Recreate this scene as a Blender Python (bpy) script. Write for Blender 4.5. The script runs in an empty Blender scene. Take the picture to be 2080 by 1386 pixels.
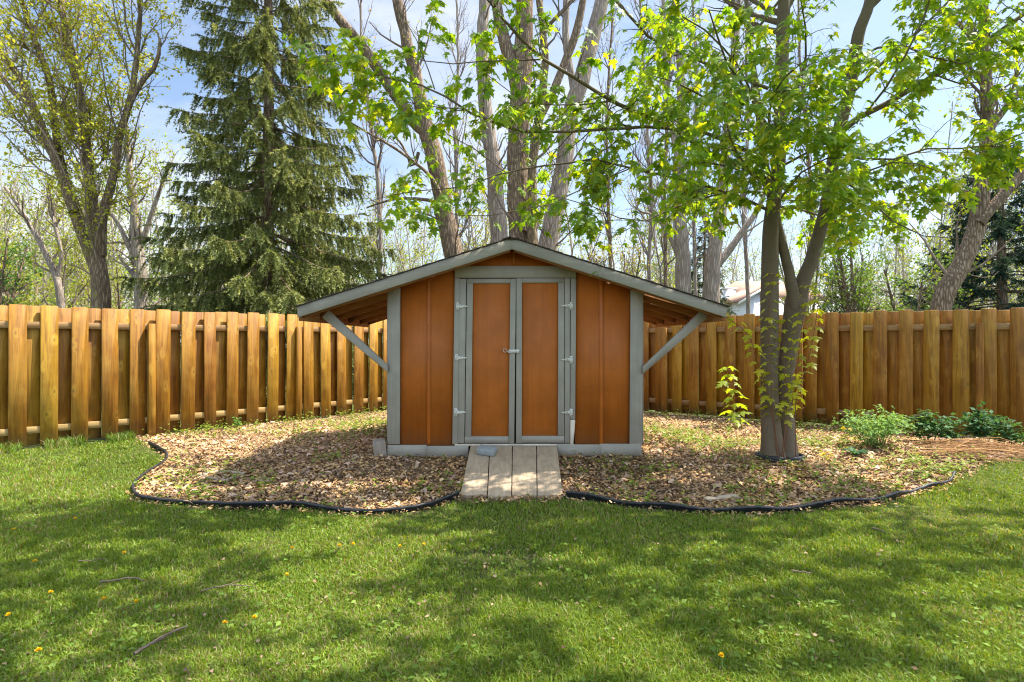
import bpy, math, random
import numpy as np

# ------------------------------------------------------------------ camera, sky, sun, exposure
SC = bpy.context.scene
COL = SC.collection
FPX, CX, CY, EYE = 1155.5, 1040.0, 693.0, 1.45
cam_data = bpy.data.cameras.new('camera')
cam_data.sensor_width = 36.0
cam_data.lens = FPX / 2080.0 * 36.0
cam_data.clip_end = 2000.0
cam_data.clip_start = 0.05
camera = bpy.data.objects.new('camera', cam_data)
camera.location = (0, 0, EYE)
camera.rotation_euler = (math.radians(90), 0, 0)
COL.objects.link(camera)
SC.camera = camera

SUN = np.array([0.52, 0.135, 1.0]); SUN = SUN / np.linalg.norm(SUN)
SUN_EL = math.asin(SUN[2]); SUN_AZ = math.atan2(SUN[0], SUN[1])
EXPOSURE = 1.75
SKY_STRENGTH = 0.15

world = bpy.data.worlds.new('World')
SC.world = world
world.use_nodes = True
wn = world.node_tree.nodes; wl = world.node_tree.links
wn.clear()
wo = wn.new('ShaderNodeOutputWorld'); wb = wn.new('ShaderNodeBackground')
sky = wn.new('ShaderNodeTexSky'); sky.sky_type = 'NISHITA'; sky.sun_disc = False
sky.sun_elevation = SUN_EL; sky.sun_rotation = SUN_AZ; sky.air_density = 1.0; sky.dust_density = 1.5
wtc = wn.new('ShaderNodeTexCoord'); wmp = wn.new('ShaderNodeMapping')
wmp.inputs['Scale'].default_value = (1.0, 1.0, 2.4)
wmp.inputs['Location'].default_value = (0.35, 0.1, 0.2)
wnz = wn.new('ShaderNodeTexNoise'); wnz.inputs['Scale'].default_value = 1.9; wnz.inputs['Detail'].default_value = 7
wnz.inputs['Roughness'].default_value = 0.6
wrp = wn.new('ShaderNodeValToRGB')
wrp.color_ramp.elements[0].position = 0.43; wrp.color_ramp.elements[0].color = (0, 0, 0, 1)
wrp.color_ramp.elements[1].position = 0.72; wrp.color_ramp.elements[1].color = (1, 1, 1, 1)
wmx = wn.new('ShaderNodeMix'); wmx.data_type = 'RGBA'
wmx.inputs['B'].default_value = (4.6, 4.7, 4.8, 1)
wl.new(wtc.outputs['Generated'], wmp.inputs['Vector']); wl.new(wmp.outputs[0], wnz.inputs['Vector'])
wl.new(wnz.outputs['Fac'], wrp.inputs['Fac']); wl.new(wrp.outputs['Color'], wmx.inputs['Factor'])
wl.new(sky.outputs['Color'], wmx.inputs['A'])
# added sky scaling: dim in view, brighter overhead and behind camera to fill shade
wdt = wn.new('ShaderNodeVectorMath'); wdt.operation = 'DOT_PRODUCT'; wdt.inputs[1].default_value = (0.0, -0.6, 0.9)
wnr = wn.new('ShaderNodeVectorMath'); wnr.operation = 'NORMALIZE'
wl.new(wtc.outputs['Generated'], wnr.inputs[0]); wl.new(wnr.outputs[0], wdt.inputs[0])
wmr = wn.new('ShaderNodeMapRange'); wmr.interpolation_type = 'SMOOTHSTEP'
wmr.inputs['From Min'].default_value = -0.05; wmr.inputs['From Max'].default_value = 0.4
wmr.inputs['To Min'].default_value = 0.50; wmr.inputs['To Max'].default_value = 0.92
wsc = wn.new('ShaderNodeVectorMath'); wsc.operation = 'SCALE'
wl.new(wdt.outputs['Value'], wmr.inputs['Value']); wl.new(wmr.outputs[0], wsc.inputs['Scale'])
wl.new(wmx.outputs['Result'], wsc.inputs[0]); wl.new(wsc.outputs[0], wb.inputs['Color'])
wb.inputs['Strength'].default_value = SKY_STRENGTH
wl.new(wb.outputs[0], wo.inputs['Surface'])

sun_data = bpy.data.lights.new('sun', 'SUN')
sun_data.energy = 3.8; sun_data.angle = math.radians(0.55); sun_data.color = (1.0, 0.94, 0.83)
sun = bpy.data.objects.new('sun', sun_data)
from mathutils import Vector, Matrix
sun.rotation_euler = Vector(-SUN).to_track_quat('-Z', 'Y').to_euler()
sun.location = (10, 5, 22)
COL.objects.link(sun)

vs = SC.view_settings
vs.view_transform = 'Standard'; vs.look = 'None'; vs.gamma = 1.0; vs.use_curve_mapping = False
vs.exposure = EXPOSURE
cy = SC.cycles
cy.use_denoising = True; cy.denoiser = 'OPENIMAGEDENOISE'; cy.denoising_prefilter = 'ACCURATE'; cy.max_bounces = 6; cy.diffuse_bounces = 5; cy.glossy_bounces = 2; cy.transmission_bounces = 4
cy.transparent_max_bounces = 4; cy.caustics_reflective = False; cy.caustics_refractive = False
cy.sample_clamp_indirect = 6.0; cy.pixel_filter_type = 'BLACKMAN_HARRIS'; cy.filter_width = 1.15

R = np.random.default_rng(20240511)
random.seed(11)

# ------------------------------------------------------------------ numeric helpers
def hash2(ix, iy, s=0):
    n = (ix.astype(np.int64) * 374761393 + iy.astype(np.int64) * 668265263 + s * 974634777) & 0x7fffffff
    n = ((n ^ (n >> 13)) * 1274126177) & 0x7fffffff
    return ((n ^ (n >> 16)) & 0xffff) / 65535.0

def vnoise(x, y, s=0):
    x = np.asarray(x, float); y = np.asarray(y, float)
    ix = np.floor(x); iy = np.floor(y); fx = x - ix; fy = y - iy
    fx = fx * fx * (3 - 2 * fx); fy = fy * fy * (3 - 2 * fy)
    a = hash2(ix, iy, s); b = hash2(ix + 1, iy, s); c = hash2(ix, iy + 1, s); d = hash2(ix + 1, iy + 1, s)
    return (a * (1 - fx) + b * fx) * (1 - fy) + (c * (1 - fx) + d * fx) * fy

def fbm(x, y, s=0, o=3):
    t = 0; a = 0.5; w = 0
    for k in range(o):
        t = t + a * vnoise(x * 2 ** k, y * 2 ** k, s + k); w += a; a *= 0.5
    return t / w

def sm(a, b, t):
    t = np.clip((np.asarray(t, float) - a) / (b - a), 0, 1)
    return t * t * (3 - 2 * t)

def height(x, y):
    x = np.asarray(x, float); y = np.asarray(y, float)
    dx = np.maximum(np.abs(x) - 1.37, 0); dy = np.maximum(np.maximum(6.15 - y, y - 8.5), 0)
    h = 0.07 * sm(4.9, 7.0, y) + 0.165 * np.exp(-(dx * dx + dy * dy) / 0.62)
    h = h + 0.09 * np.exp(-((x - 2.95) ** 2 + (y - 6.4) ** 2) / 0.8)
    h = h + 0.10 * np.exp(-((x - 5.6) ** 2 / 2.2 + (y - 7.0) ** 2 / 0.7))
    h = h + 0.018 * (fbm(x * 1.3, y * 1.3, 5) - 0.5)
    far = sm(60, 200, np.hypot(x, y))
    return h * (1 - far)

def P(px, py, Y):
    return np.array([(px - CX) / FPX * Y, Y, EYE + (CY - py) / FPX * Y])

def G(px, py):
    Y = EYE * FPX / (py - CY)
    for _ in range(30):
        X = (px - CX) / FPX * Y
        Y = 0.5 * Y + 0.5 * (EYE - float(height(X, Y))) * FPX / (py - CY)
    X = (px - CX) / FPX * Y
    return np.array([X, Y, float(height(X, Y))])

def unit(v):
    v = np.asarray(v, float)
    return v / np.maximum(np.linalg.norm(v, axis=-1, keepdims=True), 1e-9)

def in_poly(x, y, poly):
    inside = np.zeros(x.shape, bool); n = len(poly)
    for i in range(n):
        x1, y1 = poly[i]; x2, y2 = poly[(i + 1) % n]
        c = ((y1 > y) != (y2 > y)) & (x < (x2 - x1) * (y - y1) / (y2 - y1 + 1e-12) + x1)
        inside ^= c
    return inside

# ------------------------------------------------------------------ mesh builder
class MB:
    def __init__(s):
        s.V = []; s.T = []; s.Q = []; s.C = []; s.n = 0
    def add(s, V, F, col=None):
        V = np.asarray(V, float).reshape(-1, 3)
        F = np.asarray(F, np.int64)
        if col is None: col = np.ones((len(V), 3)) * 0.5
        col = np.asarray(col, float)
        if col.ndim == 1: col = np.tile(col, (len(V), 1))
        s.V.append(V); s.C.append(col)
        (s.T if F.shape[1] == 3 else s.Q).append(F + s.n)
        s.n += len(V)
        return s
    def more(s, F, base):
        F = np.asarray(F, np.int64)
        (s.T if F.shape[1] == 3 else s.Q).append(F + base)
    def box(s, c, size, rot=None, col=None):
        h = np.array(size, float) / 2
        v = np.array([[-1,-1,-1],[1,-1,-1],[1,1,-1],[-1,1,-1],[-1,-1,1],[1,-1,1],[1,1,1],[-1,1,1]], float) * h
        if rot is not None: v = v @ np.array(rot, float).T
        v = v + np.array(c, float)
        return s.add(v, [[0,3,2,1],[4,5,6,7],[0,1,5,4],[1,2,6,5],[2,3,7,6],[3,0,4,7]], col)
    def prism(s, poly, y0, y1, axis='y', col=None):
        # poly: list of (a,b) counter-clockwise; extruded between y0 and y1 (fan caps, convex outlines)
        n = len(poly); p = np.array(poly, float)
        def mk(d):
            o = np.zeros((n, 3))
            if axis == 'y': o[:, 0] = p[:, 0]; o[:, 1] = d; o[:, 2] = p[:, 1]
            elif axis == 'x': o[:, 0] = d; o[:, 1] = p[:, 0]; o[:, 2] = p[:, 1]
            else: o[:, 0] = p[:, 0]; o[:, 1] = p[:, 1]; o[:, 2] = d
            return o
        b = s.n
        q = [[i, (i + 1) % n, n + (i + 1) % n, n + i] for i in range(n)]
        s.add(np.vstack([mk(y0), mk(y1)]), q, col)
        s.more([[0, i + 1, i] for i in range(1, n - 1)], b)
        s.more([[n, n + i, n + i + 1] for i in range(1, n - 1)], b)
        return s
    def build(s, name, mat, parent=None, smooth=False, loc=None, bevel=0, segs=1):
        V = np.vstack(s.V).astype(np.float32); C = np.vstack(s.C).astype(np.float32)
        off = np.zeros(3)
        if parent is not None: off = np.array(parent.matrix_basis.translation) if parent.parent is None else np.array(parent['wl'])
        elif loc is not None: off = np.array(loc, float)
        V = V - off.astype(np.float32)
        T = np.vstack(s.T) if s.T else np.zeros((0, 3), np.int64)
        Q = np.vstack(s.Q) if s.Q else np.zeros((0, 4), np.int64)
        me = bpy.data.meshes.new(name)
        me.vertices.add(len(V)); me.vertices.foreach_set('co', V.ravel())
        loops = np.concatenate([T.ravel(), Q.ravel()]).astype(np.int32)
        me.loops.add(len(loops)); me.loops.foreach_set('vertex_index', loops)
        tot = np.concatenate([np.full(len(T), 3), np.full(len(Q), 4)]).astype(np.int32)
        st = np.concatenate([[0], np.cumsum(tot)[:-1]]).astype(np.int32)
        me.polygons.add(len(tot)); me.polygons.foreach_set('loop_start', st); me.polygons.foreach_set('loop_total', tot)
        if smooth: me.polygons.foreach_set('use_smooth', np.ones(len(tot), bool))
        at = me.attributes.new('Col', 'FLOAT_COLOR', 'POINT')
        at.data.foreach_set('color', np.hstack([C, np.ones((len(C), 1), np.float32)]).astype(np.float32).ravel())
        me.update(calc_edges=True); me.validate()
        me.materials.append(mat)
        o = bpy.data.objects.new(name, me); COL.objects.link(o)
        if parent is not None:
            o.parent = parent
            o['wl'] = [float(q) for q in off]
        elif loc is not None: o.location = loc
        if bevel:
            m = o.modifiers.new('edge', 'BEVEL'); m.width = bevel; m.segments = segs; m.limit_method = 'ANGLE'
        return o

def thing(name, label, cat, loc, group=None):
    o = bpy.data.objects.new(name, None); COL.objects.link(o)
    o.location = [float(q) for q in loc]; o.empty_display_size = 0.2
    o['label'] = label; o['category'] = cat
    if group: o['group'] = group
    return o

def tag(o, label, cat, group=None):
    o['label'] = label; o['category'] = cat
    if group: o['group'] = group
    return o

def tubes(mb, L, sides=6, col=(0.5, 0.5, 0.5), rough=0.0, jit=None):
    """L: list of (pts (n,3), radii (n,)); grouped by point count and added as open tubes"""
    by = {}
    for p, r in L: by.setdefault(len(p), []).append((p, r))
    for n, items in by.items():
        Pn = np.array([i[0] for i in items]); Rn = np.array([i[1] for i in items]); B = len(items)
        T = unit(np.gradient(Pn, axis=1))
        mean = unit(Pn[:, -1] - Pn[:, 0])
        k = np.argmin(np.abs(mean), axis=1)
        ref = np.zeros((B, 3)); ref[np.arange(B), k] = 1
        U = unit(np.cross(T, ref[:, None, :])); W = np.cross(T, U)
        a = np.arange(sides) / sides * 2 * np.pi
        rr = Rn[:, :, None] * np.ones(sides)
        if rough: rr = rr * (1 + rough * R.normal(size=rr.shape))
        V = Pn[:, :, None, :] + rr[..., None] * (np.cos(a)[None, None, :, None] * U[:, :, None, :] + np.sin(a)[None, None, :, None] * W[:, :, None, :])
        idx = np.arange(B * n * sides).reshape(B, n, sides)
        q0 = idx[:, :-1, :]; q1 = np.roll(q0, -1, axis=2); q3 = idx[:, 1:, :]; q2 = np.roll(q3, -1, axis=2)
        F = np.stack([q0, q1, q2, q3], -1).reshape(-1, 4)
        c = np.array(col, float)
        if jit is not None:
            cc = c[None, :] * (1 + jit * R.normal(size=(B, 1)))
            cv = np.repeat(cc, n * sides, axis=0)
        else: cv = c
        mb.add(V.reshape(-1, 3), F, np.clip(cv, 0, 1))

def resample(pts, rad, n):
    pts = np.array(pts, float); rad = np.array(rad, float)
    if len(rad) != len(pts): rad = np.interp(np.linspace(0, 1, len(pts)), np.linspace(0, 1, len(rad)), rad)
    d = np.concatenate([[0], np.cumsum(np.linalg.norm(np.diff(pts, axis=0), axis=1))])
    # Catmull-Rom through the points, then even spacing
    ext = np.vstack([2 * pts[0] - pts[1], pts, 2 * pts[-1] - pts[-2]])
    out = []; ro = []
    for i in range(len(pts) - 1):
        p0, p1, p2, p3 = ext[i:i + 4]
        for t in np.linspace(0, 1, 8, endpoint=False):
            out.append(0.5 * (2 * p1 + (p2 - p0) * t + (2 * p0 - 5 * p1 + 4 * p2 - p3) * t * t + (3 * p1 - p0 - 3 * p2 + p3) * t ** 3))
            ro.append(rad[i] * (1 - t) + rad[i + 1] * t)
    out.append(pts[-1]); ro.append(rad[-1])
    out = np.array(out); ro = np.array(ro)
    d = np.concatenate([[0], np.cumsum(np.linalg.norm(np.diff(out, axis=0), axis=1))])
    s = np.linspace(0, d[-1], n)
    return np.stack([np.interp(s, d, out[:, k]) for k in range(3)], 1), np.interp(s, d, ro)

def limb(pix, Y, rad, n=None, wob=0.0):
    """pix: list of (px,py) or (px,py,Y) -> resampled 3-D limb"""
    pts = np.array([P(q[0], q[1], q[2] if len(q) > 2 else Y) for q in pix])
    L = np.linalg.norm(np.diff(pts, axis=0), axis=1).sum()
    if n is None: n = max(6, int(L * 4))
    p, r = resample(pts, rad, n)
    if wob: p[1:-1] += R.normal(size=p[1:-1].shape) * wob
    return p, r

def spawn(limbs, dens, lo, hi, tmin=0.15, ang=(35, 70), up=0.15, wander=0.25, rk=0.55, rmax=0.03, rend=0.3, n=5, taper=0.5, bias=None):
    """children along limbs; dens per metre; length lo..hi (shrinks towards the tip)"""
    out = []
    for pts, rad in limbs:
        seg = np.linalg.norm(np.diff(pts, axis=0), axis=1); L = seg.sum()
        k = R.poisson(L * dens)
        if k == 0: continue
        cum = np.concatenate([[0], np.cumsum(seg)]) / L
        for t in R.uniform(tmin, 1.0, k):
            p = np.array([np.interp(t, cum, pts[:, j]) for j in range(3)])
            r = np.interp(t, cum, rad)
            i = min(int(np.searchsorted(cum, t)), len(pts) - 1)
            tan = unit(pts[i] - pts[i - 1])
            q = unit(np.cross(tan, R.normal(size=3)))
            if bias is not None: q = unit(q + bias)
            a = math.radians(R.uniform(*ang))
            d = unit(tan * math.cos(a) + q * math.sin(a))
            Lc = R.uniform(lo, hi) * (1 - taper * t)
            r0 = min(r * rk, rmax)
            pp = [p]
            for s_ in range(n - 1):
                d = unit(d + R.normal(size=3) * wander + np.array([0, 0, up]))
                pp.append(pp[-1] + d * Lc / (n - 1))
            out.append((np.array(pp), np.linspace(r0, r0 * rend, n)))
    return out

def along(limbs, per_m, tmin=0.2):
    """random points along limbs with tangents"""
    Ps = []; Ts = []
    for pts, rad in limbs:
        seg = np.linalg.norm(np.diff(pts, axis=0), axis=1); L = seg.sum()
        k = R.poisson(L * per_m)
        if k == 0: continue
        t = R.uniform(tmin, 1, k); cum = np.concatenate([[0], np.cumsum(seg)]) / L
        p = np.stack([np.interp(t, cum, pts[:, j]) for j in range(3)], 1)
        i = np.clip(np.searchsorted(cum, t), 1, len(pts) - 1)
        Ps.append(p); Ts.append(unit(pts[i] - pts[i - 1]))
    if not Ps: return np.zeros((0, 3)), np.zeros((0, 3))
    return np.vstack(Ps), np.vstack(Ts)

KITE_V = np.array([[0, 0, 0], [0.32, 0.42, 0.06], [0, 1, -0.12], [-0.32, 0.42, 0.06]])
KITE_F = np.array([[0, 1, 2], [0, 2, 3]])
def _maple():
    half = [(0, 0), (.10, -.03), (.36, -.13), (.27, .08), (.42, .12), (.60, .36), (.42, .33), (.36, .40), (.18, .38), (.17, .50), (.27, .66), (.14, .70), (0, 1.05)]
    V = [(0, .22)] ; F = []
    for sgn in (1, -1):
        b = len(V)
        for x, y in half: V.append((sgn * x, y))
        for i in range(len(half) - 1):
            F.append((0, b + i, b + i + 1) if sgn > 0 else (0, b + i + 1, b + i))
    V = np.array(V); z = -0.30 * np.abs(V[:, 0]) - 0.28 * np.maximum(V[:, 1] - .2, 0) ** 1.5 + 0.02
    return np.column_stack([V, z]), np.array(F)
MAPLE_V, MAPLE_F = _maple()
STAR_V = np.array([[0, 0, 0], [.5, .05, -.14], [.22, .42, -.06], [0, 1, -.25], [-.22, .42, -.06], [-.5, .05, -.14]])
STAR_F = np.array([[0, 1, 2], [0, 2, 3], [0, 3, 4], [0, 4, 5]])

def leaves(mb, Pt, D, Nn, size, col, TV=KITE_V, TF=KITE_F):
    """leaf template y axis along D, z axis near Nn"""
    k = len(Pt)
    if k == 0: return
    D = unit(D); X = unit(np.cross(D, Nn)); Z = np.cross(X, D)
    size = np.broadcast_to(np.asarray(size, float), (k,))
    V = Pt[:, None, :] + size[:, None, None] * (TV[None, :, 0:1] * X[:, None] + TV[None, :, 1:2] * D[:, None] + TV[None, :, 2:3] * Z[:, None])
    m = len(TV)
    F = (TF[None] + (np.arange(k) * m)[:, None, None]).reshape(-1, TF.shape[1])
    C = np.repeat(np.clip(col, 0, 1), m, axis=0)
    mb.add(V.reshape(-1, 3), F, C)

def mixcol(k, a, b, jit=0.12):
    t = R.uniform(size=(k, 1)); c = np.array(a) * (1 - t) + np.array(b) * t
    return np.clip(c * (1 + jit * R.normal(size=(k, 1))), 0.004, 1)

# ------------------------------------------------------------------ materials
def newmat(name):
    m = bpy.data.materials.new(name); m.use_nodes = True
    nt = m.node_tree
    return m, nt, nt.nodes['Principled BSDF'], nt.nodes['Material Output']

class N:
    def __init__(s, nt): s.nt = nt
    def new(s, t, **kw):
        n = s.nt.nodes.new('ShaderNode' + t)
        for k, v in kw.items(): setattr(n, k, v)
        return n
    def link(s, a, b): s.nt.links.new(a, b)
    def put(s, sock, v):
        if hasattr(v, 'is_linked') or hasattr(v, 'links'): s.nt.links.new(v, sock)
        else: sock.default_value = v
    def math(s, op, a, b=None, c=None):
        n = s.new('Math', operation=op); s.put(n.inputs[0], a)
        if b is not None: s.put(n.inputs[1], b)
        if c is not None: s.put(n.inputs[2], c)
        return n.outputs[0]
    def mix(s, f, a, b, mode='MIX'):
        n = s.new('Mix', data_type='RGBA', blend_type=mode)
        s.put(n.inputs['Factor'], f)
        for k, v in (('A', a), ('B', b)):
            if isinstance(v, tuple) and len(v) == 3: v = (*v, 1)
            s.put(n.inputs[k], v)
        return n.outputs['Result']
    def noise(s, vec, scale, detail=4, rough=0.55, dist=0.0):
        n = s.new('TexNoise'); s.link(vec, n.inputs['Vector'])
        n.inputs['Scale'].default_value = scale; n.inputs['Detail'].default_value = detail
        n.inputs['Roughness'].default_value = rough; n.inputs['Distortion'].default_value = dist
        return n.outputs['Fac']
    def vor(s, vec, scale, feature='F1', out='Distance', rnd=1.0):
        n = s.new('TexVoronoi', feature=feature); s.link(vec, n.inputs['Vector']); n.inputs['Scale'].default_value = scale
        n.inputs['Randomness'].default_value = rnd
        return n.outputs[out]
    def ramp(s, f, *st):
        n = s.new('ValToRGB'); s.link(f, n.inputs['Fac']); e = n.color_ramp.elements
        while len(e) < len(st): e.new(0.5)
        for i, (p, c) in enumerate(st):
            e[i].position = p
            e[i].color = (c, c, c, 1) if not isinstance(c, tuple) else (*c, 1)
        return n.outputs['Color']
    def coord(s, scale=(1, 1, 1), which='Object', rnd=False):
        tc = s.new('TexCoord'); v = tc.outputs[which]
        if rnd:
            oi = s.new('ObjectInfo')
            a = s.new('VectorMath', operation='ADD')
            cm = s.new('CombineXYZ')
            s.link(s.math('MULTIPLY', oi.outputs['Random'], 37.0), cm.inputs[0]); s.link(s.math('MULTIPLY', oi.outputs['Random'], 91.0), cm.inputs[2])
            s.link(s.math('MULTIPLY', oi.outputs['Random'], 13.0), cm.inputs[1])
            s.link(v, a.inputs[0]); s.link(cm.outputs[0], a.inputs[1]); v = a.outputs[0]
        mp = s.new('Mapping'); mp.inputs['Scale'].default_value = scale; s.link(v, mp.inputs['Vector'])
        return mp.outputs[0]
    def bump(s, h, strength, dist, bsdf):
        b = s.new('Bump'); b.inputs['Strength'].default_value = strength; b.inputs['Distance'].default_value = dist
        s.link(h, b.inputs['Height']); s.link(b.outputs[0], bsdf.inputs['Normal'])
    def attr(s, name='Col'):
        a = s.new('Attribute', attribute_name=name); return a.outputs['Color']

def m_fence(name, base, dark, light, rail=False):
    m, nt, b, o = newmat(name); g = N(nt)
    v = g.coord((1, 1, 1), rnd=True)
    mp = g.new('Mapping'); mp.inputs['Scale'].default_value = (26, 26, 1.5) if not rail else (1.5, 26, 26); g.link(v, mp.inputs['Vector'])
    mk = g.new('Mapping'); mk.inputs['Scale'].default_value = (6.5, 0.01, 3.1) if not rail else (3.1, .01, 6.5); g.link(v, mk.inputs['Vector'])
    kd = g.vor(mk.outputs[0], 1.0)                       # distance to the nearest knot
    near = g.ramp(kd, (0.02, 1.0), (0.34, 0.0))
    ad = g.new('VectorMath', operation='ADD'); cm = g.new('CombineXYZ')
    g.link(g.math('MULTIPLY', near, 2.2), cm.inputs[0]); g.link(mp.outputs[0], ad.inputs[0]); g.link(cm.outputs[0], ad.inputs[1])
    gr = g.noise(ad.outputs[0], 1.0, 6, 0.68, 0.5)
    big = g.noise(v, 2.3, 3)
    mf = g.new('Mapping'); mf.inputs['Scale'].default_value = (95, 95, 2.2) if not rail else (2.2, 95, 95); g.link(v, mf.inputs['Vector'])
    fine = g.noise(mf.outputs[0], 1.0, 3, 0.7, 0.3)
    c = g.mix(g.ramp(gr, (0.36, 0.0), (0.60, 1.0)), dark, base)
    c = g.mix(g.math('MULTIPLY', g.ramp(big, (0.48, 0.0), (0.75, 1.0)), 0.5), c, light)
    c = g.mix(g.math('MULTIPLY', near, 0.6), c, light)
    c = g.mix(g.math('MULTIPLY', g.ramp(fine, (0.52, 0.0), (0.62, 1.0)), 0.5), c, dark)
    knot = g.ramp(kd, (0.06, 1.0), (0.11, 0.0))
    c = g.mix(g.math('MULTIPLY', knot, 0.6), c, tuple(q * 0.55 for q in dark))
    oi = g.new('ObjectInfo')
    hs = g.new('HueSaturation'); g.link(c, hs.inputs['Color'])
    g.link(g.math('MULTIPLY_ADD', oi.outputs['Random'], 0.32, 0.84), hs.inputs['Value'])
    g.link(g.math('MULTIPLY_ADD', oi.outputs['Random'], 0.022, 0.489), hs.inputs['Hue'])
    sep = g.new('SeparateXYZ'); tcc = g.new('TexCoord'); g.link(tcc.outputs['Object'], sep.inputs[0])
    st = g.math('ADD', sep.outputs[2], g.math('MULTIPLY', g.noise(v, 9.0, 4), 0.35))
    soil = g.ramp(g.math('MULTIPLY', st, 1.0), (0.18, 0.55), (0.42, 0.0))
    cc = g.mix(soil if not rail else 0.0, hs.outputs['Color'], (0.09, 0.06, 0.035))
    g.link(cc, b.inputs['Base Color']); b.inputs['Roughness'].default_value = 0.62
    b.inputs['Specular IOR Level'].default_value = 0.35
    g.bump(gr, 0.35, 0.004, b)
    return m

def m_paint(name, base, vary=0.12, rough=0.5, streak=(60, 60, 3), chip=None, rnd=False, splash=False):
    m, nt, b, o = newmat(name); g = N(nt)
    v = g.coord((1, 1, 1), rnd=rnd)
    mp = g.new('Mapping'); mp.inputs['Scale'].default_value = streak; g.link(v, mp.inputs['Vector'])
    st = g.noise(mp.outputs[0], 1.0, 4, 0.6)
    bl = g.noise(v, 3.0, 5, 0.6)
    lo = tuple(q * (1 - vary * 1.6) for q in base); hi = tuple(min(1, q * (1 + vary)) for q in base)
    c = g.mix(g.ramp(bl, (0.3, 0.0), (0.7, 1.0)), lo, hi)
    c = g.mix(g.math('MULTIPLY', g.ramp(st, (0.38, 0.0), (0.70, 1.0)), 0.28), c, tuple(q * 0.6 for q in base))
    mp2 = g.new('Mapping'); mp2.inputs['Scale'].default_value = tuple(q * .25 for q in streak); g.link(v, mp2.inputs['Vector'])
    c = g.mix(g.math('MULTIPLY', g.ramp(g.noise(mp2.outputs[0], 1.0, 5, 0.65, 0.8), (0.46, 0.0), (0.70, 1.0)), 0.22), c, tuple(q * 0.55 for q in base))
    if splash:
        sep = g.new('SeparateXYZ'); g.link(v, sep.inputs[0])
        hh = g.math('ADD', sep.outputs[2], g.math('MULTIPLY', g.noise(v, 7.0, 6, 0.7), 0.42))
        c = g.mix(g.ramp(hh, (0.28, 0.42), (0.52, 0.0)), c, (0.20, 0.13, 0.075))
    if chip:
        ch = g.noise(v, 17.0, 6, 0.7)
        c = g.mix(g.ramp(ch, (chip[1], 0.0), (chip[1] + 0.02, 1.0)), c, chip[0])
        sp = g.vor(v, 9.0)
        c = g.mix(g.math('MULTIPLY', g.ramp(sp, (0.035, 1.0), (0.05, 0.0)), 0.45), c, tuple(min(1, q + 0.25) for q in base))
    g.link(c, b.inputs['Base Color']); b.inputs['Roughness'].default_value = rough
    b.inputs['Specular IOR Level'].default_value = 0.3
    g.bump(st, 0.25, 0.003, b)
    return m

def m_rough_wood(name, a, c2, streak=(30, 2, 30), knots=True, rnd=True):
    m, nt, b, o = newmat(name); g = N(nt)
    v = g.coord((1, 1, 1), rnd=rnd)
    mp = g.new('Mapping'); mp.inputs['Scale'].default_value = streak; g.link(v, mp.inputs['Vector'])
    gr = g.noise(mp.outputs[0], 1.0, 6, 0.65, 0.5)
    c = g.mix(g.ramp(gr, (0.3, 0.0), (0.7, 1.0)), a, c2)
    bl = g.noise(v, 5.0, 4)
    c = g.mix(g.math('MULTIPLY', g.ramp(bl, (0.5, 0.0), (0.75, 1.0)), 0.5), c, tuple(q * 0.5 for q in a))
    g.link(c, b.inputs['Base Color']); b.inputs['Roughness'].default_value = 0.85
    g.bump(gr, 0.5, 0.005, b)
    return m

def m_bark(name, a, c2, zs=0.22, scale=22, bump=0.02, lich=None):
    m, nt, b, o = newmat(name); g = N(nt)
    v = g.coord((1, 1, zs))
    wv = g.noise(v, 6.0, 3)
    ad = g.new('VectorMath', operation='ADD'); cm = g.new('CombineXYZ'); g.link(g.math('MULTIPLY', wv, 0.12), cm.inputs[0])
    g.link(v, ad.inputs[0]); g.link(cm.outputs[0], ad.inputs[1])
    rid = g.vor(ad.outputs[0], scale, 'DISTANCE_TO_EDGE')
    nz = g.noise(v, scale * 2.5, 5, 0.65)
    h = g.math('ADD', g.math('MULTIPLY', g.ramp(rid, (0.0, 0.0), (0.35, 1.0)), 0.7), g.math('MULTIPLY', nz, 0.5))
    c = g.mix(g.ramp(h, (0.3, 0.0), (0.95, 1.0)), a, c2)
    lv = g.coord((1, 1, 1)); big = g.noise(lv, 1.3, 4)
    c = g.mix(g.math('MULTIPLY', g.ramp(big, (0.45, 0.0), (0.7, 1.0)), 0.5), c, tuple(q * 0.6 for q in a))
    if lich: c = g.mix(g.ramp(g.noise(lv, 2.2, 5, 0.7), (0.56, 0.0), (0.64, 0.8)), c, lich)
    g.link(c, b.inputs['Base Color']); b.inputs['Roughness'].default_value = 0.9
    b.inputs['Specular IOR Level'].default_value = 0.15
    g.bump(h, 0.9, bump, b)
    return m

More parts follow.
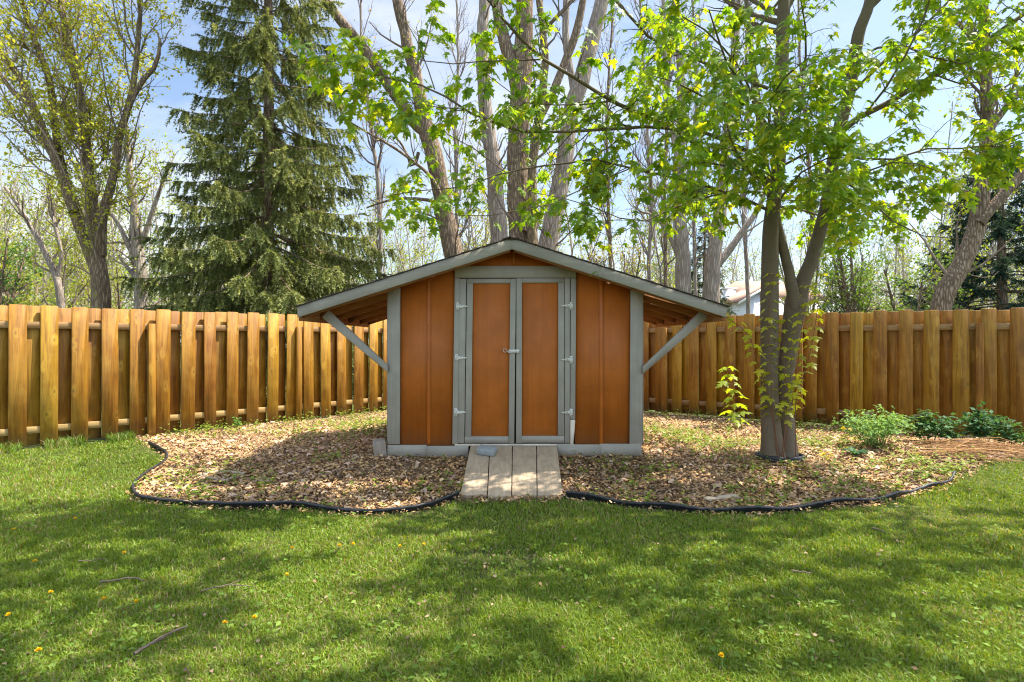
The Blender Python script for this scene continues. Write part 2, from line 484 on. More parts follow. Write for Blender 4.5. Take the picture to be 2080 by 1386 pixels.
def m_maple_bark():
    m, nt, b, o = newmat('maple_bark'); g = N(nt)
    v = g.coord((1, 1, 1)); hz = g.coord((7, 7, 60))
    band = g.noise(hz, 1.0, 5, 0.7, 0.4)
    big = g.noise(v, 2.2, 5, 0.6)
    c = g.mix(g.ramp(big, (0.35, 0.0), (0.68, 1.0)), (0.19, 0.15, 0.09), (0.37, 0.30, 0.18))
    c = g.mix(g.math('MULTIPLY', g.ramp(band, (0.50, 0.0), (0.64, 1.0)), 0.7), c, (0.085, 0.062, 0.042))
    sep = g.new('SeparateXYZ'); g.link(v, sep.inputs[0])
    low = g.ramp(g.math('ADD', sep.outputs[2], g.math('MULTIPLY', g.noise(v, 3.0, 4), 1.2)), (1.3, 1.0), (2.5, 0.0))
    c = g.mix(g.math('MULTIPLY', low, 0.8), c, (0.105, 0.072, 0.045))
    fis = g.noise(g.coord((14, 14, 1.0)), 1.0, 4, 0.6, 1.0)
    c = g.mix(g.math('MULTIPLY', g.ramp(fis, (0.62, 0.0), (0.66, 1.0)), 0.75), c, (0.06, 0.05, 0.04))
    g.link(c, b.inputs['Base Color']); b.inputs['Roughness'].default_value = 0.8
    g.bump(band, 0.5, 0.006, b)
    return m

def m_leaf(name, trans=0.45, tint=(1.25, 1.2, 0.35), rough=0.45, spec=0.4):
    """reflecting + light-passing leaf; colour from the mesh"""
    m, nt, b, o = newmat(name); g = N(nt)
    c = g.attr()
    g.link(c, b.inputs['Base Color']); b.inputs['Roughness'].default_value = rough
    b.inputs['Specular IOR Level'].default_value = spec
    tr = g.new('BsdfTranslucent')
    g.link(g.mix(1.0, c, tint, 'MULTIPLY'), tr.inputs['Color'])
    mx = g.new('MixShader'); mx.inputs[0].default_value = trans
    g.link(b.outputs[0], mx.inputs[1]); g.link(tr.outputs[0], mx.inputs[2]); g.link(mx.outputs[0], o.inputs['Surface'])
    return m

def m_attr(name, rough=0.85, spec=0.2, bump=0):
    m, nt, b, o = newmat(name); g = N(nt)
    g.link(g.attr(), b.inputs['Base Color']); b.inputs['Roughness'].default_value = rough
    b.inputs['Specular IOR Level'].default_value = spec
    return m

def m_plain(name, c, rough=0.6, metal=0.0, vary=0.15, scale=20):
    m, nt, b, o = newmat(name); g = N(nt)
    nz = g.noise(g.coord(), scale, 5, 0.6)
    cc = g.mix(g.ramp(nz, (0.3, 0.0), (0.7, 1.0)), tuple(q * (1 - vary) for q in c), tuple(min(1, q * (1 + vary)) for q in c))
    g.link(cc, b.inputs['Base Color']); b.inputs['Roughness'].default_value = rough; b.inputs['Metallic'].default_value = metal
    g.bump(nz, 0.2, 0.003, b)
    return m

M = {}
M['fence'] = m_fence('stained_fence_wood', (0.345, 0.163, 0.012), (0.17, 0.070, 0.006), (0.47, 0.275, 0.045))
M['rail'] = m_fence('fence_rail_wood', (0.33, 0.20, 0.075), (0.22, 0.12, 0.04), (0.40, 0.28, 0.13), rail=True)
M['wall'] = m_paint('orange_brown_paint', (0.39, 0.106, 0.011), 0.14, 0.55, (38, 38, 1.3), ((0.50, 0.36, 0.24), 0.71), splash=True)
M['batten'] = m_paint('batten_paint', (0.38, 0.10, 0.011), 0.14, 0.5, (60, 60, 2))
M['trim'] = m_paint('grey_trim_paint', (0.305, 0.275, 0.225), 0.12, 0.6, (70, 70, 2.5), ((0.30, 0.25, 0.2), 0.735), rnd=True)
M['trimh'] = m_paint('grey_board_paint', (0.305, 0.275, 0.225), 0.13, 0.6, (2.5, 60, 70), ((0.12, 0.10, 0.08), 0.735), rnd=True)
M['bare'] = m_rough_wood('bare_weathered_wood', (0.55, 0.46, 0.34), (0.68, 0.6, 0.5), (40, 40, 3))
M['shingle'] = m_plain('dark_shingle', (0.055, 0.042, 0.036), 0.95, 0, 0.4, 60)
M['deck'] = m_rough_wood('roof_sheathing', (0.58, 0.26, 0.06), (0.68, 0.36, 0.11), (3, 30, 3))
M['rafter'] = m_rough_wood('rafter_wood', (0.22, 0.09, 0.03), (0.36, 0.16, 0.05), (3, 30, 30))
M['dark'] = m_plain('shed_inside', (0.05, 0.035, 0.025), 0.9)
M['metal'] = m_plain('galvanised_metal', (0.52, 0.50, 0.44), 0.5, 0.35, 0.2, 60)
M['screw'] = m_plain('screw_metal', (0.05, 0.045, 0.04), 0.5, 0.5)
M['ramp'] = m_rough_wood('weathered_plank', (0.31, 0.225, 0.145), (0.46, 0.355, 0.24), (26, 1.2, 26))
M['block'] = m_plain('grey_block', (0.25, 0.265, 0.265), 0.8, 0, 0.12, 30)
M['oldwood'] = m_rough_wood('old_wood_block', (0.16, 0.12, 0.09), (0.34, 0.29, 0.235), (30, 30, 3))
M['slat'] = m_rough_wood('pale_slat', (0.34, 0.26, 0.18), (0.46, 0.37, 0.27), (3, 30, 30))
M['edging'] = m_plain('black_plastic', (0.018, 0.019, 0.022), 0.5, 0, 0.3, 12)
M['barkA'] = m_bark('brown_bark', (0.13, 0.09, 0.06), (0.40, 0.30, 0.21), 0.15, 24, 0.02)
M['barkL'] = m_bark('mossy_bark', (0.12, 0.085, 0.055), (0.36, 0.27, 0.17), 0.15, 24, 0.02, (0.22, 0.20, 0.06))
M['barkP'] = m_bark('pale_grey_bark', (0.22, 0.175, 0.14), (0.46, 0.39, 0.325), 0.10, 20, 0.015)
M['barkG'] = m_bark('lichen_bark', (0.11, 0.08, 0.05), (0.32, 0.24, 0.14), 0.25, 18, 0.02, (0.36, 0.27, 0.06))
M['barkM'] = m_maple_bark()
M['twig'] = m_attr('twig_bark', 0.85, 0.15)
M['mapleleaf'] = m_leaf('maple_leaf', 0.6, (1.7, 1.5, 0.28), 0.45, 0.35)
M['budleaf'] = m_leaf('spring_leaf', 0.45, (1.35, 1.15, 0.4), 0.55, 0.25)
M['needle'] = m_leaf('spruce_needle', 0.28, (1.2, 1.1, 0.5), 0.6, 0.2)
M['grassblade'] = m_leaf('grass_blade', 0.38, (1.5, 1.25, 0.35), 0.5, 0.3)
M['mulchchip'] = m_attr('mulch_chip', 0.9, 0.12)
M['plantleaf'] = m_leaf('plant_leaf', 0.35, (1.4, 1.2, 0.4), 0.6, 0.18)
M['petal'] = m_leaf('dandelion_petal', 0.25, (1.1, 1.0, 0.6), 0.6, 0.2)

# ------------------------------------------------------------------ lines of the plot
LA = np.array([-6.41, 7.12]); LD = unit(np.array([2.79, 2.98]))     # left fence start and direction
RA = np.array([6.93, 7.96]); RD = unit(np.array([-1.84, 1.36]))     # right fence, going to the back corner
den = LD[0] * RD[1] - LD[1] * RD[0]
w_ = RA - LA
SL = (w_[0] * RD[1] - w_[1] * RD[0]) / den
CORNER = LA + LD * SL
SR = np.linalg.norm(CORNER - RA)

EDGE_L = [(303, 903), (322, 915), (338, 925), (334, 940), (305, 960), (278, 983), (270, 998), (278, 1010), (302, 1017), (355, 1022), (420, 1027), (480, 1032), (545, 1031), (602, 1029), (660, 1036), (730, 1042), (790, 1041), (850, 1035), (895, 1024), (931, 1009)]
EDGE_R = [(1150, 1006), (1200, 1014), (1265, 1024), (1330, 1031), (1400, 1037), (1480, 1040), (1560, 1039), (1640, 1033), (1672, 1030), (1705, 1026), (1750, 1023), (1790, 1020), (1830, 1011), (1875, 998), (1915, 989), (1932, 980), (1941, 968)]
EL3 = np.array([G(*q) for q in EDGE_L]); ER3 = np.array([G(*q) for q in EDGE_R])
BED = [tuple(q[:2]) for q in EL3] + [(-0.46, 5.12), (0.46, 5.12)] + [tuple(q[:2]) for q in ER3]
EDGE_FOOT = LA + LD * float(np.dot(EL3[0, :2] - LA, LD))
BED += [tuple(G(2010, 935)[:2]), tuple(G(2110, 925)[:2]), tuple(RA - RD * 2.2), tuple(CORNER), tuple(EDGE_FOOT)]
def in_bed(x, y): return in_poly(x, y, BED)

# ------------------------------------------------------------------ ground
def ground():
    def axis(lo, hi, fine_lo, fine_hi, step):
        a = list(np.arange(fine_lo, fine_hi, step)); s = step; v = fine_lo; left = []
        while v > lo: s *= 1.35; v -= s; left.append(max(v, lo))
        s = step; v = a[-1]; right = []
        while v < hi: s *= 1.35; v += s; right.append(min(v, hi))
        return np.array(left[::-1] + a + right)
    xs = axis(-500, 500, -9, 9, 0.12); ys = axis(-80, 900, 0, 15, 0.12)
    X, Y = np.meshgrid(xs, ys); Z = height(X, Y) - 0.012
    n, m_ = X.shape
    i = np.arange(n * m_).reshape(n, m_)
    F = np.stack([i[:-1, :-1], i[:-1, 1:], i[1:, 1:], i[1:, :-1]], -1).reshape(-1, 4)
    bed = in_bed(X, Y).ravel().astype(float)
    mb = MB(); mb.add(np.stack([X, Y, Z], -1).reshape(-1, 3), F, np.stack([bed, bed, bed], 1))
    m, nt, b, o = newmat('ground_soil'); g = N(nt)
    v = g.coord()
    nz = g.noise(v, 14, 6, 0.7); n2 = g.noise(v, 2.0, 4)
    grass = g.mix(g.ramp(nz, (0.35, 0.0), (0.65, 1.0)), (0.035, 0.050, 0.012), (0.085, 0.105, 0.028))
    grass = g.mix(g.math('MULTIPLY', g.ramp(n2, (0.5, 0.0), (0.7, 1.0)), 0.4), grass, (0.10, 0.075, 0.045))
    n3 = g.noise(v, 40, 6, 0.75)
    soil = g.mix(g.ramp(n3, (0.35, 0.0), (0.65, 1.0)), (0.10, 0.062, 0.036), (0.30, 0.205, 0.13))
    c = g.mix(g.attr(), grass, soil)
    g.link(c, b.inputs['Base Color']); b.inputs['Roughness'].default_value = 0.95; b.inputs['Specular IOR Level'].default_value = 0.1
    g.bump(nz, 0.8, 0.02, b)
    o = mb.build('ground', m, smooth=True); o['kind'] = 'structure'
ground()

# ------------------------------------------------------------------ fences
def fence(label, A, D, s0, pitch, k0, k1, post_s, nrm, s_rail0, s_rail1):
    root = thing('board_fence', label, 'fence', (A[0], A[1], float(height(*A))))
    ang = math.atan2(D[1], D[0])
    def place(s, off): return A + D * s + nrm * off
    def board(s, off, wdt, top, name='board'):
        p = place(s, off); z0 = float(height(*p)) + R.uniform(0.01, 0.035); H = top - z0; w = wdt / 2; t = 0.0095; c = 0.014
        mb = MB()
        poly = [(-w, 0), (w, 0), (w, H - c), (w - c, H), (-w + c, H), (-w, H - c)]
        mb.prism(poly, -t, t)
        o = mb.build(name, M['fence'], None, bevel=0.003)
        o.parent = root
        o.location = (p[0] - root.location.x, p[1] - root.location.y, z0 - root.location.z)
        o.rotation_euler = (R.normal() * 0.006, R.normal() * 0.005, ang + R.normal() * 0.01)
    for k in range(k0, k1):
        s = s0 + pitch * k + R.normal() * 0.008
        board(s, 0.0385, 0.186 + R.normal() * 0.006, 1.91 + R.normal() * 0.009)
        board(s + pitch / 2, -0.0385, 0.186 + R.normal() * 0.003, 1.90 + R.normal() * 0.006, 'back_board')
    for z in (1.655, 0.30):
        mb = MB(); L = s_rail1 - s_rail0
        mb.box((0, 0, 0), (L, 0.056, 0.088))
        o = mb.build('rail', M['rail'], None, bevel=0.003); o.parent = root
        p = place((s_rail0 + s_rail1) / 2, 0)
        zz = z
        o.location = (p[0] - root.location.x, p[1] - root.location.y, zz - root.location.z); o.rotation_euler = (0, 0, ang)
    for s in post_s:
        p = place(s, 0.073); z0 = float(height(*p)) - 0.05
        mb = MB(); mb.box((0, 0, (1.70 - z0) / 2), (0.088, 0.088, 1.70 - z0))
        # front face of the post stands level with the front boards, rails butt into its back
        o = mb.build('post', M['fence'], None, bevel=0.004); o.parent = root
        o.location = (p[0] - root.location.x, p[1] - root.location.y, z0 - root.location.z); o.rotation_euler = (0, 0, ang)
NL = np.array([LD[1], -LD[0]]); NR = np.array([-RD[1], RD[0]])
if NR[1] > 0: NR = -NR
fence('golden brown board fence along the left side of the lawn and bed', LA, LD, 0.155, 0.327, -9, 25, [1.636, 3.87, 6.2], NL, -3.0, SL)
fence('shaded olive brown board fence behind the young maple and leafy plants', RA, RD, -0.131, 0.3235, -9, 21, [0.30, 2.62, 4.95], NR, -3.0, SR - 0.03)

# ------------------------------------------------------------------ the shed
YW = 6.15; SCW = FPX / YW
def sx(px): return (px - CX) / SCW
def sz(py): return EYE + (CY - py) / SCW
shed = thing('garden_shed', 'orange brown garden shed with grey trim, wide low gable roof and double doors', 'shed', (0, YW, 0.2))
RP, RT, RH = 2.510, 1.806, 2.207          # ridge height, eave height (top of fascia) and half width
SLOPE = (RP - RT) / RH
def roof_z(x): return RP - SLOPE * abs(x)
X0, X1 = sx(790), sx(1303); YB = 8.5; ZB = 0.335; WT = 0.02
dl, dr = sx(924), sx(1168); dtop = sz(562)
def wallpoly(name, poly):
    mb = MB(); mb.prism(poly, YW, YW + WT); return mb.build(name, M['wall'], shed)
und = 0.024; und_s = 0.03
wallpoly('wall', [(X0 + .01, ZB - .03), (dl, ZB - .03), (dl, roof_z(dl) - und), (X0 + .01, roof_z(X0) - und)])
wallpoly('wall', [(dr, ZB - .03), (X1 - .01, ZB - .03), (X1 - .01, roof_z(X1) - und), (dr, roof_z(dr) - und)])
wallpoly('gable_wall', [(dl + .001, dtop - .02), (dr - .001, dtop - .02), (dr - .001, roof_z(dr) - und), (0, RP - und), (dl + .001, roof_z(dl) - und)])
for xw in (X0 + .01, X1 - .03):
    mb = MB(); mb.box((xw + .01, (YW + YB) / 2 + .01, (ZB - .03 + roof_z(xw) - und_s) / 2), (0.02, YB - YW - 0.022, roof_z(xw) - und_s - ZB + .03))
    mb.build('side_wall', M['wall'], shed)
mb = MB(); mb.prism([(X0 + .01, ZB - .03), (X1 - .01, ZB - .03), (X1 - .01, roof_z(X1) - und), (0, RP - und), (X0 + .01, roof_z(X0) - und)], YB, YB + .02)
mb.build('back_wall', M['wall'], shed)
mb = MB(); mb.box(((X0 + X1) / 2, (YW + YB) / 2 + .01, ZB - .05), (X1 - X0 - .05, YB - YW - .03, 0.03)); mb.build('floor', M['dark'], shed)
# sill timbers under the skirt
mb = MB(); mb.box((sx(1045), YW + .06, 0.215), (X1 - X0 - .06, 0.09, 0.06)); mb.build('sill_beam', M['oldwood'], shed)
def trim(name, px0, px1, py0, py1, y_front=0.022, thick=0.02, mat='trim', parent=shed, skew=0.0, jit=True, zadj=0.0):
    mb = MB(); x0, x1, z0, z1 = sx(px0), sx(px1), sz(py1), sz(py0)
    s = skew
    poly = [(x0, z0), (x1, z0), (x1 + s, z1), (x0 + s, z1)]
    mb.prism(poly, YW - y_front, YW - y_front + thick)
    return mb.build(name, M[mat], parent, bevel=0.002)
# corner boards (front pair, then the side ones)
def corner(px0, px1, sk, side):
    mb = MB(); x0, x1 = sx(px0), sx(px1)
    zt0 = roof_z(x0) - und - .004; zt1 = roof_z(x1) - und - .004
    mb.prism([(x0, sz(902)), (x1, sz(902)), (x1 + sk, zt1), (x0 + sk, zt0)], YW - .024, YW - .003)
    mb.build('corner_board', M['trim'], shed, bevel=0.003)
    mb = MB(); xs = X0 - .012 if side < 0 else X1 + .012
    mb.box((xs, YW + .055, (sz(902) + roof_z(xs) - und_s) / 2), (0.02, 0.10, roof_z(xs) - und_s - sz(902)))
    mb.build('side_corner_board', M['trim'], shed, bevel=0.003)
corner(788, 813, 0.004, -1); corner(1278, 1303, 0.012, 1)
for a, b_, t in ((868, 875, 0.018), (1217, 1225, 0.018)):
    mb = MB(); x0, x1 = sx(a), sx(b_); mb.prism([(x0, sz(901)), (x1, sz(901)), (x1, roof_z(x1) - und), (x0, roof_z(x0) - und)], YW - t, YW - .001)
    mb.build('batten', M['batten'], shed, bevel=0.003)
mb = MB(); x0, x1 = sx(1041), sx(1047); mb.prism([(x0, sz(540)), (x1, sz(540)), (x1, RP - und), (x0, RP - und)], YW - .018, YW - .001); mb.build('batten', M['batten'], shed, bevel=0.003)
trim('header_board', 924, 1170, 541, 565, 0.024, 0.021, 'trimh')
# door jambs
mb = MB(); mb.prism([(sx(919), sz(902)), (sx(930), sz(902)), (sx(934.5), sz(566)), (sx(924), sz(566))], YW - .022, YW - .001); mb.build('door_jamb', M['trim'], shed, bevel=0.002)
mb = MB(); mb.prism([(sx(1158), sz(852)), (sx(1168), sz(852)), (sx(1170), sz(566)), (sx(1159), sz(566))], YW - .022, YW - .001); mb.build('door_jamb', M['trim'], shed, bevel=0.002)
mb = MB(); mb.prism([(sx(1158), sz(901)), (sx(1164), sz(901)), (sx(1167), sz(872)), (sx(1168), sz(853)), (sx(1158), sz(853))], YW - .021, YW - .001)
o = mb.build('bare_jamb_end', M['bare'], shed, bevel=0.002); o['label'] = 'jamb end with its grey paint peeled to pale bare wood'
# skirts
for a, b_, y0, y1, yf in ((788, 867, 903.5, 927, .03), (867, 952, 905, 929, .042), (1131, 1217, 902, 926, .042), (1217, 1302, 901, 926, .03)):
    trim('skirt_board', a, b_, y0, y1, yf, 0.024, 'trimh')
# doors
def door(kind):
    root = bpy.data.objects.new('door', None); COL.objects.link(root); root.parent = shed
    root['wl'] = [0.0, YW, 0.2]
    L = kind == 'l'
    if L: px = dict(out=(931.5, 944.6), s1=(946.2, 958.5), pan=(958.5, 1034), s2=(1034, 1045.5)); sk = 0.02
    else: px = dict(out=(1146.9, 1157), s1=(1133, 1145.7), pan=(1060, 1133), s2=(1048.5, 1060)); sk = 0.004
    top, bot = (567, 900) if L else (566, 899)
    H = sz(top) - sz(bot)
    def part(name, a, b_, y0, y1, yf, th, mat):
        mb = MB(); z0, z1 = sz(y1), sz(y0)
        def off(z): return sk * ((z - sz(bot)) / H - 0.3)
        mb.prism([(sx(a) + off(z0), z0), (sx(b_) + off(z0), z0), (sx(b_) + off(z1), z1), (sx(a) + off(z1), z1)], YW - yf, YW - yf + th)
        return mb.build(name, M[mat], root, bevel=0.002)
    part('panel', px['pan'][0] - 2, px['pan'][1] + 2, top + 3, bot - 3, 0.012, 0.012, 'wall')
    part('stile', *px['out'], top, bot, 0.026, 0.019, 'trim')
    part('stile', *px['s1'], top + 9.5, bot - 14.5, 0.026, 0.019, 'trim')
    part('stile', *px['s2'], top, bot + 1, 0.027, 0.020, 'trim')
    a, b_ = (945.6, 1033.8) if L else (1060.2, 1146)
    part('rail', a, b_, top, top + 9.5, 0.026, 0.019, 'trimh')
    part('rail', a, b_, bot - 14, bot, 0.026, 0.019, 'trimh')
    for hy in ((623, 727, 837) if L else (622, 731, 838)):
        mb = MB(); zc = sz(hy); yf = YW - 0.0275
        jx = sx(930 - (hy - 623) * 0.017) if L else sx(1160)
        d = 1 if L else -1
        mb.prism([(jx - .018, zc - .042), (jx + .016, zc - .042), (jx + .016, zc + .042), (jx - .018, zc + .042)], yf - .004, yf)
        tip = jx + d * 0.105
        pl = [(jx + d * .004, zc - .022), (tip, zc - .006), (tip + d * .006, zc), (tip, zc + .006), (jx + d * .004, zc + .022)]
        if d < 0: pl = pl[::-1]
        mb.prism(pl, yf - .007, yf - .001)
        tubes(mb, [(np.array([[jx + d * .006, yf - .006, zc - .026], [jx + d * .006, yf - .006, zc + .026]]), np.array([.006, .006]))], 8)
        h = mb.build('hinge', M['metal'], root, bevel=0.001)
        mb = MB()
        for (ux, uz) in ((jx - d * .008, zc - .028), (jx - d * .008, zc + .028), (jx + d * .04, zc + .007), (jx + d * .07, zc - .003)):
            a_ = np.arange(6) / 6 * 2 * np.pi
            mb.prism([(ux + .004 * math.cos(q), uz + .004 * math.sin(q)) for q in a_], yf - .0095, yf - .003)
        mb.build('hinge_screws', M['screw'], root)
    if L:
        mb = MB(); zc = sz(713.5)
        mb.box(((sx(1033) + sx(1055)) / 2, YW - .0345, zc), (sx(1055) - sx(1033), 0.006, 0.034))
        mb.box((sx(1051), YW - .040, zc), (.014, 0.006, 0.046))
        mb.box((sx(1036), YW - .042, zc - .016), (.05, 0.008, 0.006)); 
        a_ = np.linspace(-0.6, 5.2, 14); cx_, cz_ = sx(1026), sz(712)
        ring = np.stack([cx_ + .019 * np.cos(a_), np.full(14, YW - .043), cz_ + .019 * np.sin(a_)], 1)
        tubes(mb, [(ring, np.full(14, .0035)), (np.array([[cx_ + .016, YW - .043, cz_ - .010], [sx(1038), YW - .043, zc - .004]]), np.array([.0035, .0035]))], 6)
        mb.build('hasp', M['metal'], root, bevel=0.001)
door('l'); door('r')
mb = MB(); mb.box(((dl + dr) / 2, YW + .034, (ZB + dtop) / 2), (dr - dl + .04, 0.012, dtop - ZB + .04)); mb.build('door_lining', M['dark'], shed)
# threshold
mb = MB(); mb.box((sx(1045), YW + .02, sz(903.5)), (sx(1166) - sx(924), 0.10, 0.016)); mb.build('threshold', M['bare'], shed)
# roof
YF, YR = 5.85, 8.72
cs = 1 / math.sqrt(1 + SLOPE ** 2)
def sloped(side, dz_top, dz_bot, xa, xb, y0, y1, mb):
    """slab following the roof slope between |x| = xa..xb, dz measured vertically below the roof line"""
    poly = [(side * xa, roof_z(xa) - dz_bot), (side * xb, roof_z(xb) - dz_bot), (side * xb, roof_z(xb) - dz_top), (side * xa, roof_z(xa) - dz_top)]
    if side < 0: poly = poly[::-1]
    mb.prism(poly, y0, y1)
for side in (-1, 1):
    mb = MB(); sloped(side, 0.006, 0.020, 0.0, RH + .005, YF + .028, YR, mb); mb.build('roof_sheathing', M['deck'], shed)
    mb = MB()
    # shingle courses, each lapping the one below; tips overhang the fascia a little
    nC = 17; L = RH + .03
    for k in range(nC):
        xa = max(0.0, L * k / nC - 0.03); xb = L * (k + 1) / nC
        lift = 0.010
        poly = [(side * xa, roof_z(xa) + .001), (side * xb, roof_z(xb) + .003), (side * xb, roof_z(xb) + .003 + lift), (side * xa, roof_z(xa) + .006)]
        if side < 0: poly = poly[::-1]
        mb.prism(poly, YF - .022 + R.uniform(-.006, .006), YR + .02)
    mb.build('shingles', M['shingle'], shed)
    mb = MB(); sloped(side, 0.002, 0.115, 0.0, RH, YF, YF + .026, mb); mb.build('fascia', M['trimh'], shed, bevel=0.003)
    mb = MB(); sloped(side, 0.002, 0.115, 0.0, RH, YR - .026, YR, mb); mb.build('back_fascia', M['trimh'], shed, bevel=0.003)
    mb = MB(); mb.box((side * (RH - .015), (YF + YR) / 2, roof_z(RH) - .085), (0.028, YR - YF - .056, 0.125)); mb.build('eave_board', M['rafter'], shed)
    for yr in (5.93, 6.48, 7.05, 7.62, 8.19, 8.6):
        mb = MB(); sloped(side, 0.021, 0.125, 0.02, RH - .031, yr - .019, yr + .019, mb); mb.build('rafter', M['rafter'], shed)
mb = MB(); mb.box((0, (YF + YR) / 2, RP + .012), (0.16, YR - YF + .04, 0.006)); 
mb = MB(); mb.prism([(-.10, roof_z(.10) + .014), (0, RP + .014), (.10, roof_z(.10) + .014), (.10, roof_z(.10) + .020), (0, RP + .022), (-.10, roof_z(.10) + .020)], YF - .026, YR + .022)
mb.build('ridge_cap', M['shingle'], shed)
# diagonal braces
for side in (-1, 1):
    xa, za = (sx(664), sz(638)) if side < 0 else (sx(1428), sz(638))
    xb, zb = (sx(796), sz(749)) if side < 0 else (sx(1297), sz(752))
    d = unit(np.array([xb - xa, zb - za])); nrm = np.array([-d[1], d[0]]) * 0.052
    hi = (xa, za); 
    pl = [(xa - nrm[0], za - nrm[1]), (xb - nrm[0], zb - nrm[1]), (xb + nrm[0], zb + nrm[1]), (xa + nrm[0], za + nrm[1])]
    ar = sum(pl[i][0] * pl[(i + 1) % 4][1] - pl[(i + 1) % 4][0] * pl[i][1] for i in range(4))
    if ar < 0: pl = pl[::-1]
    # cut the lower end flush with the corner board
    lim = X0 if side < 0 else X1
    pl = [((min(x, lim - .001) if side < 0 else max(x, lim + .001)), z) for x, z in pl]
    mb = MB(); mb.prism(pl, YW - .06, YW - .02); mb.build('brace', M['trim'], shed, bevel=0.003)

# ------------------------------------------------------------------ ramp and small things on the bed
ramp = thing('ramp', 'short ramp of four weathered grey planks leading up to the shed doors', 'ramp', (0, 5.6, 0.05))
pt, pb = [(955, 907.5), (995, 907), (1041, 906), (1089.5, 905.5), (1132, 905)], [(934, 1010), (990, 1012), (1039, 1010), (1091, 1010), (1144, 1006)]
for i in range(4):
    y1, y0 = 6.105, 5.15; z1, z0 = 0.325, 0.055
    fa, fb = 0.004, 0.004
    mb = MB(); q = []
    for (pp, yy, zz) in ((pb, y0 + R.uniform(-.02, .03), z0), (pt, y1, z1)):
        xa = (pp[i][0] - CX) / FPX * yy + fa; xb = (pp[i + 1][0] - CX) / FPX * yy - fb
        q.append(((xa, yy, zz), (xb, yy, zz)))
    th = 0.036
    V = [q[0][0], q[0][1], q[1][1], q[1][0]]
    V = np.array(V + [(a, b_, c - th) for a, b_, c in V])
    mb.add(V, [[0, 1, 2, 3], [7, 6, 5, 4], [0, 4, 5, 1], [1, 5, 6, 2], [2, 6, 7, 3], [3, 7, 4, 0]])
    mb.build('plank', M['ramp'], ramp, bevel=0.005, segs=2)
mb = MB()
for yy in (5.45, 5.9): mb.box((0.0, yy, 0.325 - (6.105 - yy) * 0.2827 - .075), (0.9, 0.045, 0.075))
mb.build('bearer', M['oldwood'], ramp)

def rotz(a): c, s = math.cos(a), math.sin(a); return np.array([[c, -s, 0], [s, c, 0], [0, 0, 1]])
def rotx(a): c, s = math.cos(a), math.sin(a); return np.array([[1, 0, 0], [0, c, -s], [0, s, c]])
def roty(a): c, s = math.cos(a), math.sin(a); return np.array([[c, 0, s], [0, 1, 0], [-s, 0, c]])
yb = 5.93; zr = 0.325 - (6.105 - yb) * 0.2827
mb = MB(); mb.box(((989 - CX) / FPX * yb, yb, zr + .034), (0.19, 0.125, 0.062), rotx(0.27) @ rotz(-0.30) @ rotx(0))
o = mb.build('stone_block', M['block'], None, bevel=0.008, segs=2, loc=((989 - CX) / FPX * yb, yb, zr)); tag(o, 'small grey rectangular block lying on the top of the ramp', 'block')
p = G(768, 929)
mb = MB(); rot = rotz(0.22) @ roty(-0.10) @ rotx(0.12)
mb.box((p[0], p[1] + .08, p[2] + .075), (0.135, 0.15, 0.19), rot)
o = mb.build('wood_block', M['oldwood'], None, bevel=0.008, segs=2, loc=p); tag(o, 'cracked brown wooden block half sunk in mulch beside the left shed corner', 'block')
# thin wooden frame, half buried
fr = thing('wooden_frame', 'thin pale wooden frame half buried in the mulch left of the ramp', 'frame', G(450, 975))
c4 = [G(402, 970), G(459, 981), G(498, 966), G(445, 960)]
for i in range(4):
    a, b_ = c4[i], c4[(i + 1) % 4]; d = b_ - a; L = np.linalg.norm(d[:2]); an = math.atan2(d[1], d[0])
    mb = MB(); mb.box((a + b_) / 2 + np.array([0, 0, .012]), (L - .012, 0.011, 0.040), rotz(an))
    mb.build('slat', M['slat'], fr, bevel=0.002)
a, b_ = G(1432, 1019), G(1497, 1012); d = b_ - a
mb = MB(); mb.box((a + b_) / 2 + np.array([0, 0, .016]), (np.linalg.norm(d[:2]), 0.06, 0.03), rotz(math.atan2(d[1], d[0])) @ rotx(0.15))
o = mb.build('wood_offcut', M['slat'], None, bevel=0.002, loc=(a + b_) / 2); tag(o, 'pale wooden offcut lying in the mulch near the right black edging', 'board')

def edging(label, pts):
    p, _ = resample(pts, [1, 1], 90)
    p[:, 2] = height(p[:, 0], p[:, 1]) + 0.012 * np.sin(np.arange(90) * 0.23) + R.normal(size=90) * .002
    T = unit(np.gradient(p, axis=0)); S = unit(np.cross(T, [0, 0, 1.0]))
    prof = [(-.004, -.06), (.004, -.06), (.004, .022)]
    a_ = np.linspace(-.9, math.pi + .9, 9)
    prof += [(.0125 * math.cos(q), .033 + .0125 * math.sin(q)) for q in a_] + [(-.004, .022)]
    k = len(prof); pr = np.array(prof)
    V = p[:, None, :] + pr[None, :, 0:1] * S[:, None] + pr[None, :, 1:2] * np.array([0, 0, 1.0])
    i = np.arange(90 * k).reshape(90, k)
    F = np.stack([i[:-1], np.roll(i[:-1], -1, 1), np.roll(i[1:], -1, 1), i[1:]], -1).reshape(-1, 4)
    mb = MB(); mb.add(V.reshape(-1, 3), F)
    mb.more([[0, j, j + 1] for j in range(1, k - 1)], 0); mb.more([[89 * k, 89 * k + j + 1, 89 * k + j] for j in range(1, k - 1)], 0)
    o = mb.build('lawn_edging', M['edging'], None, smooth=True, loc=p[0]); tag(o, label, 'edging', 'black plastic edging round the mulch bed')
edging('black plastic edging curving round the mulch left of the ramp', EL3)
edging('black plastic edging curving round the mulch right of the ramp up to a break', ER3[:9] + np.array([0, -.012, 0]))
edging('short black plastic edging piece at the far right end of the mulch bed', ER3[8:] + np.array([.02, .03, 0]))

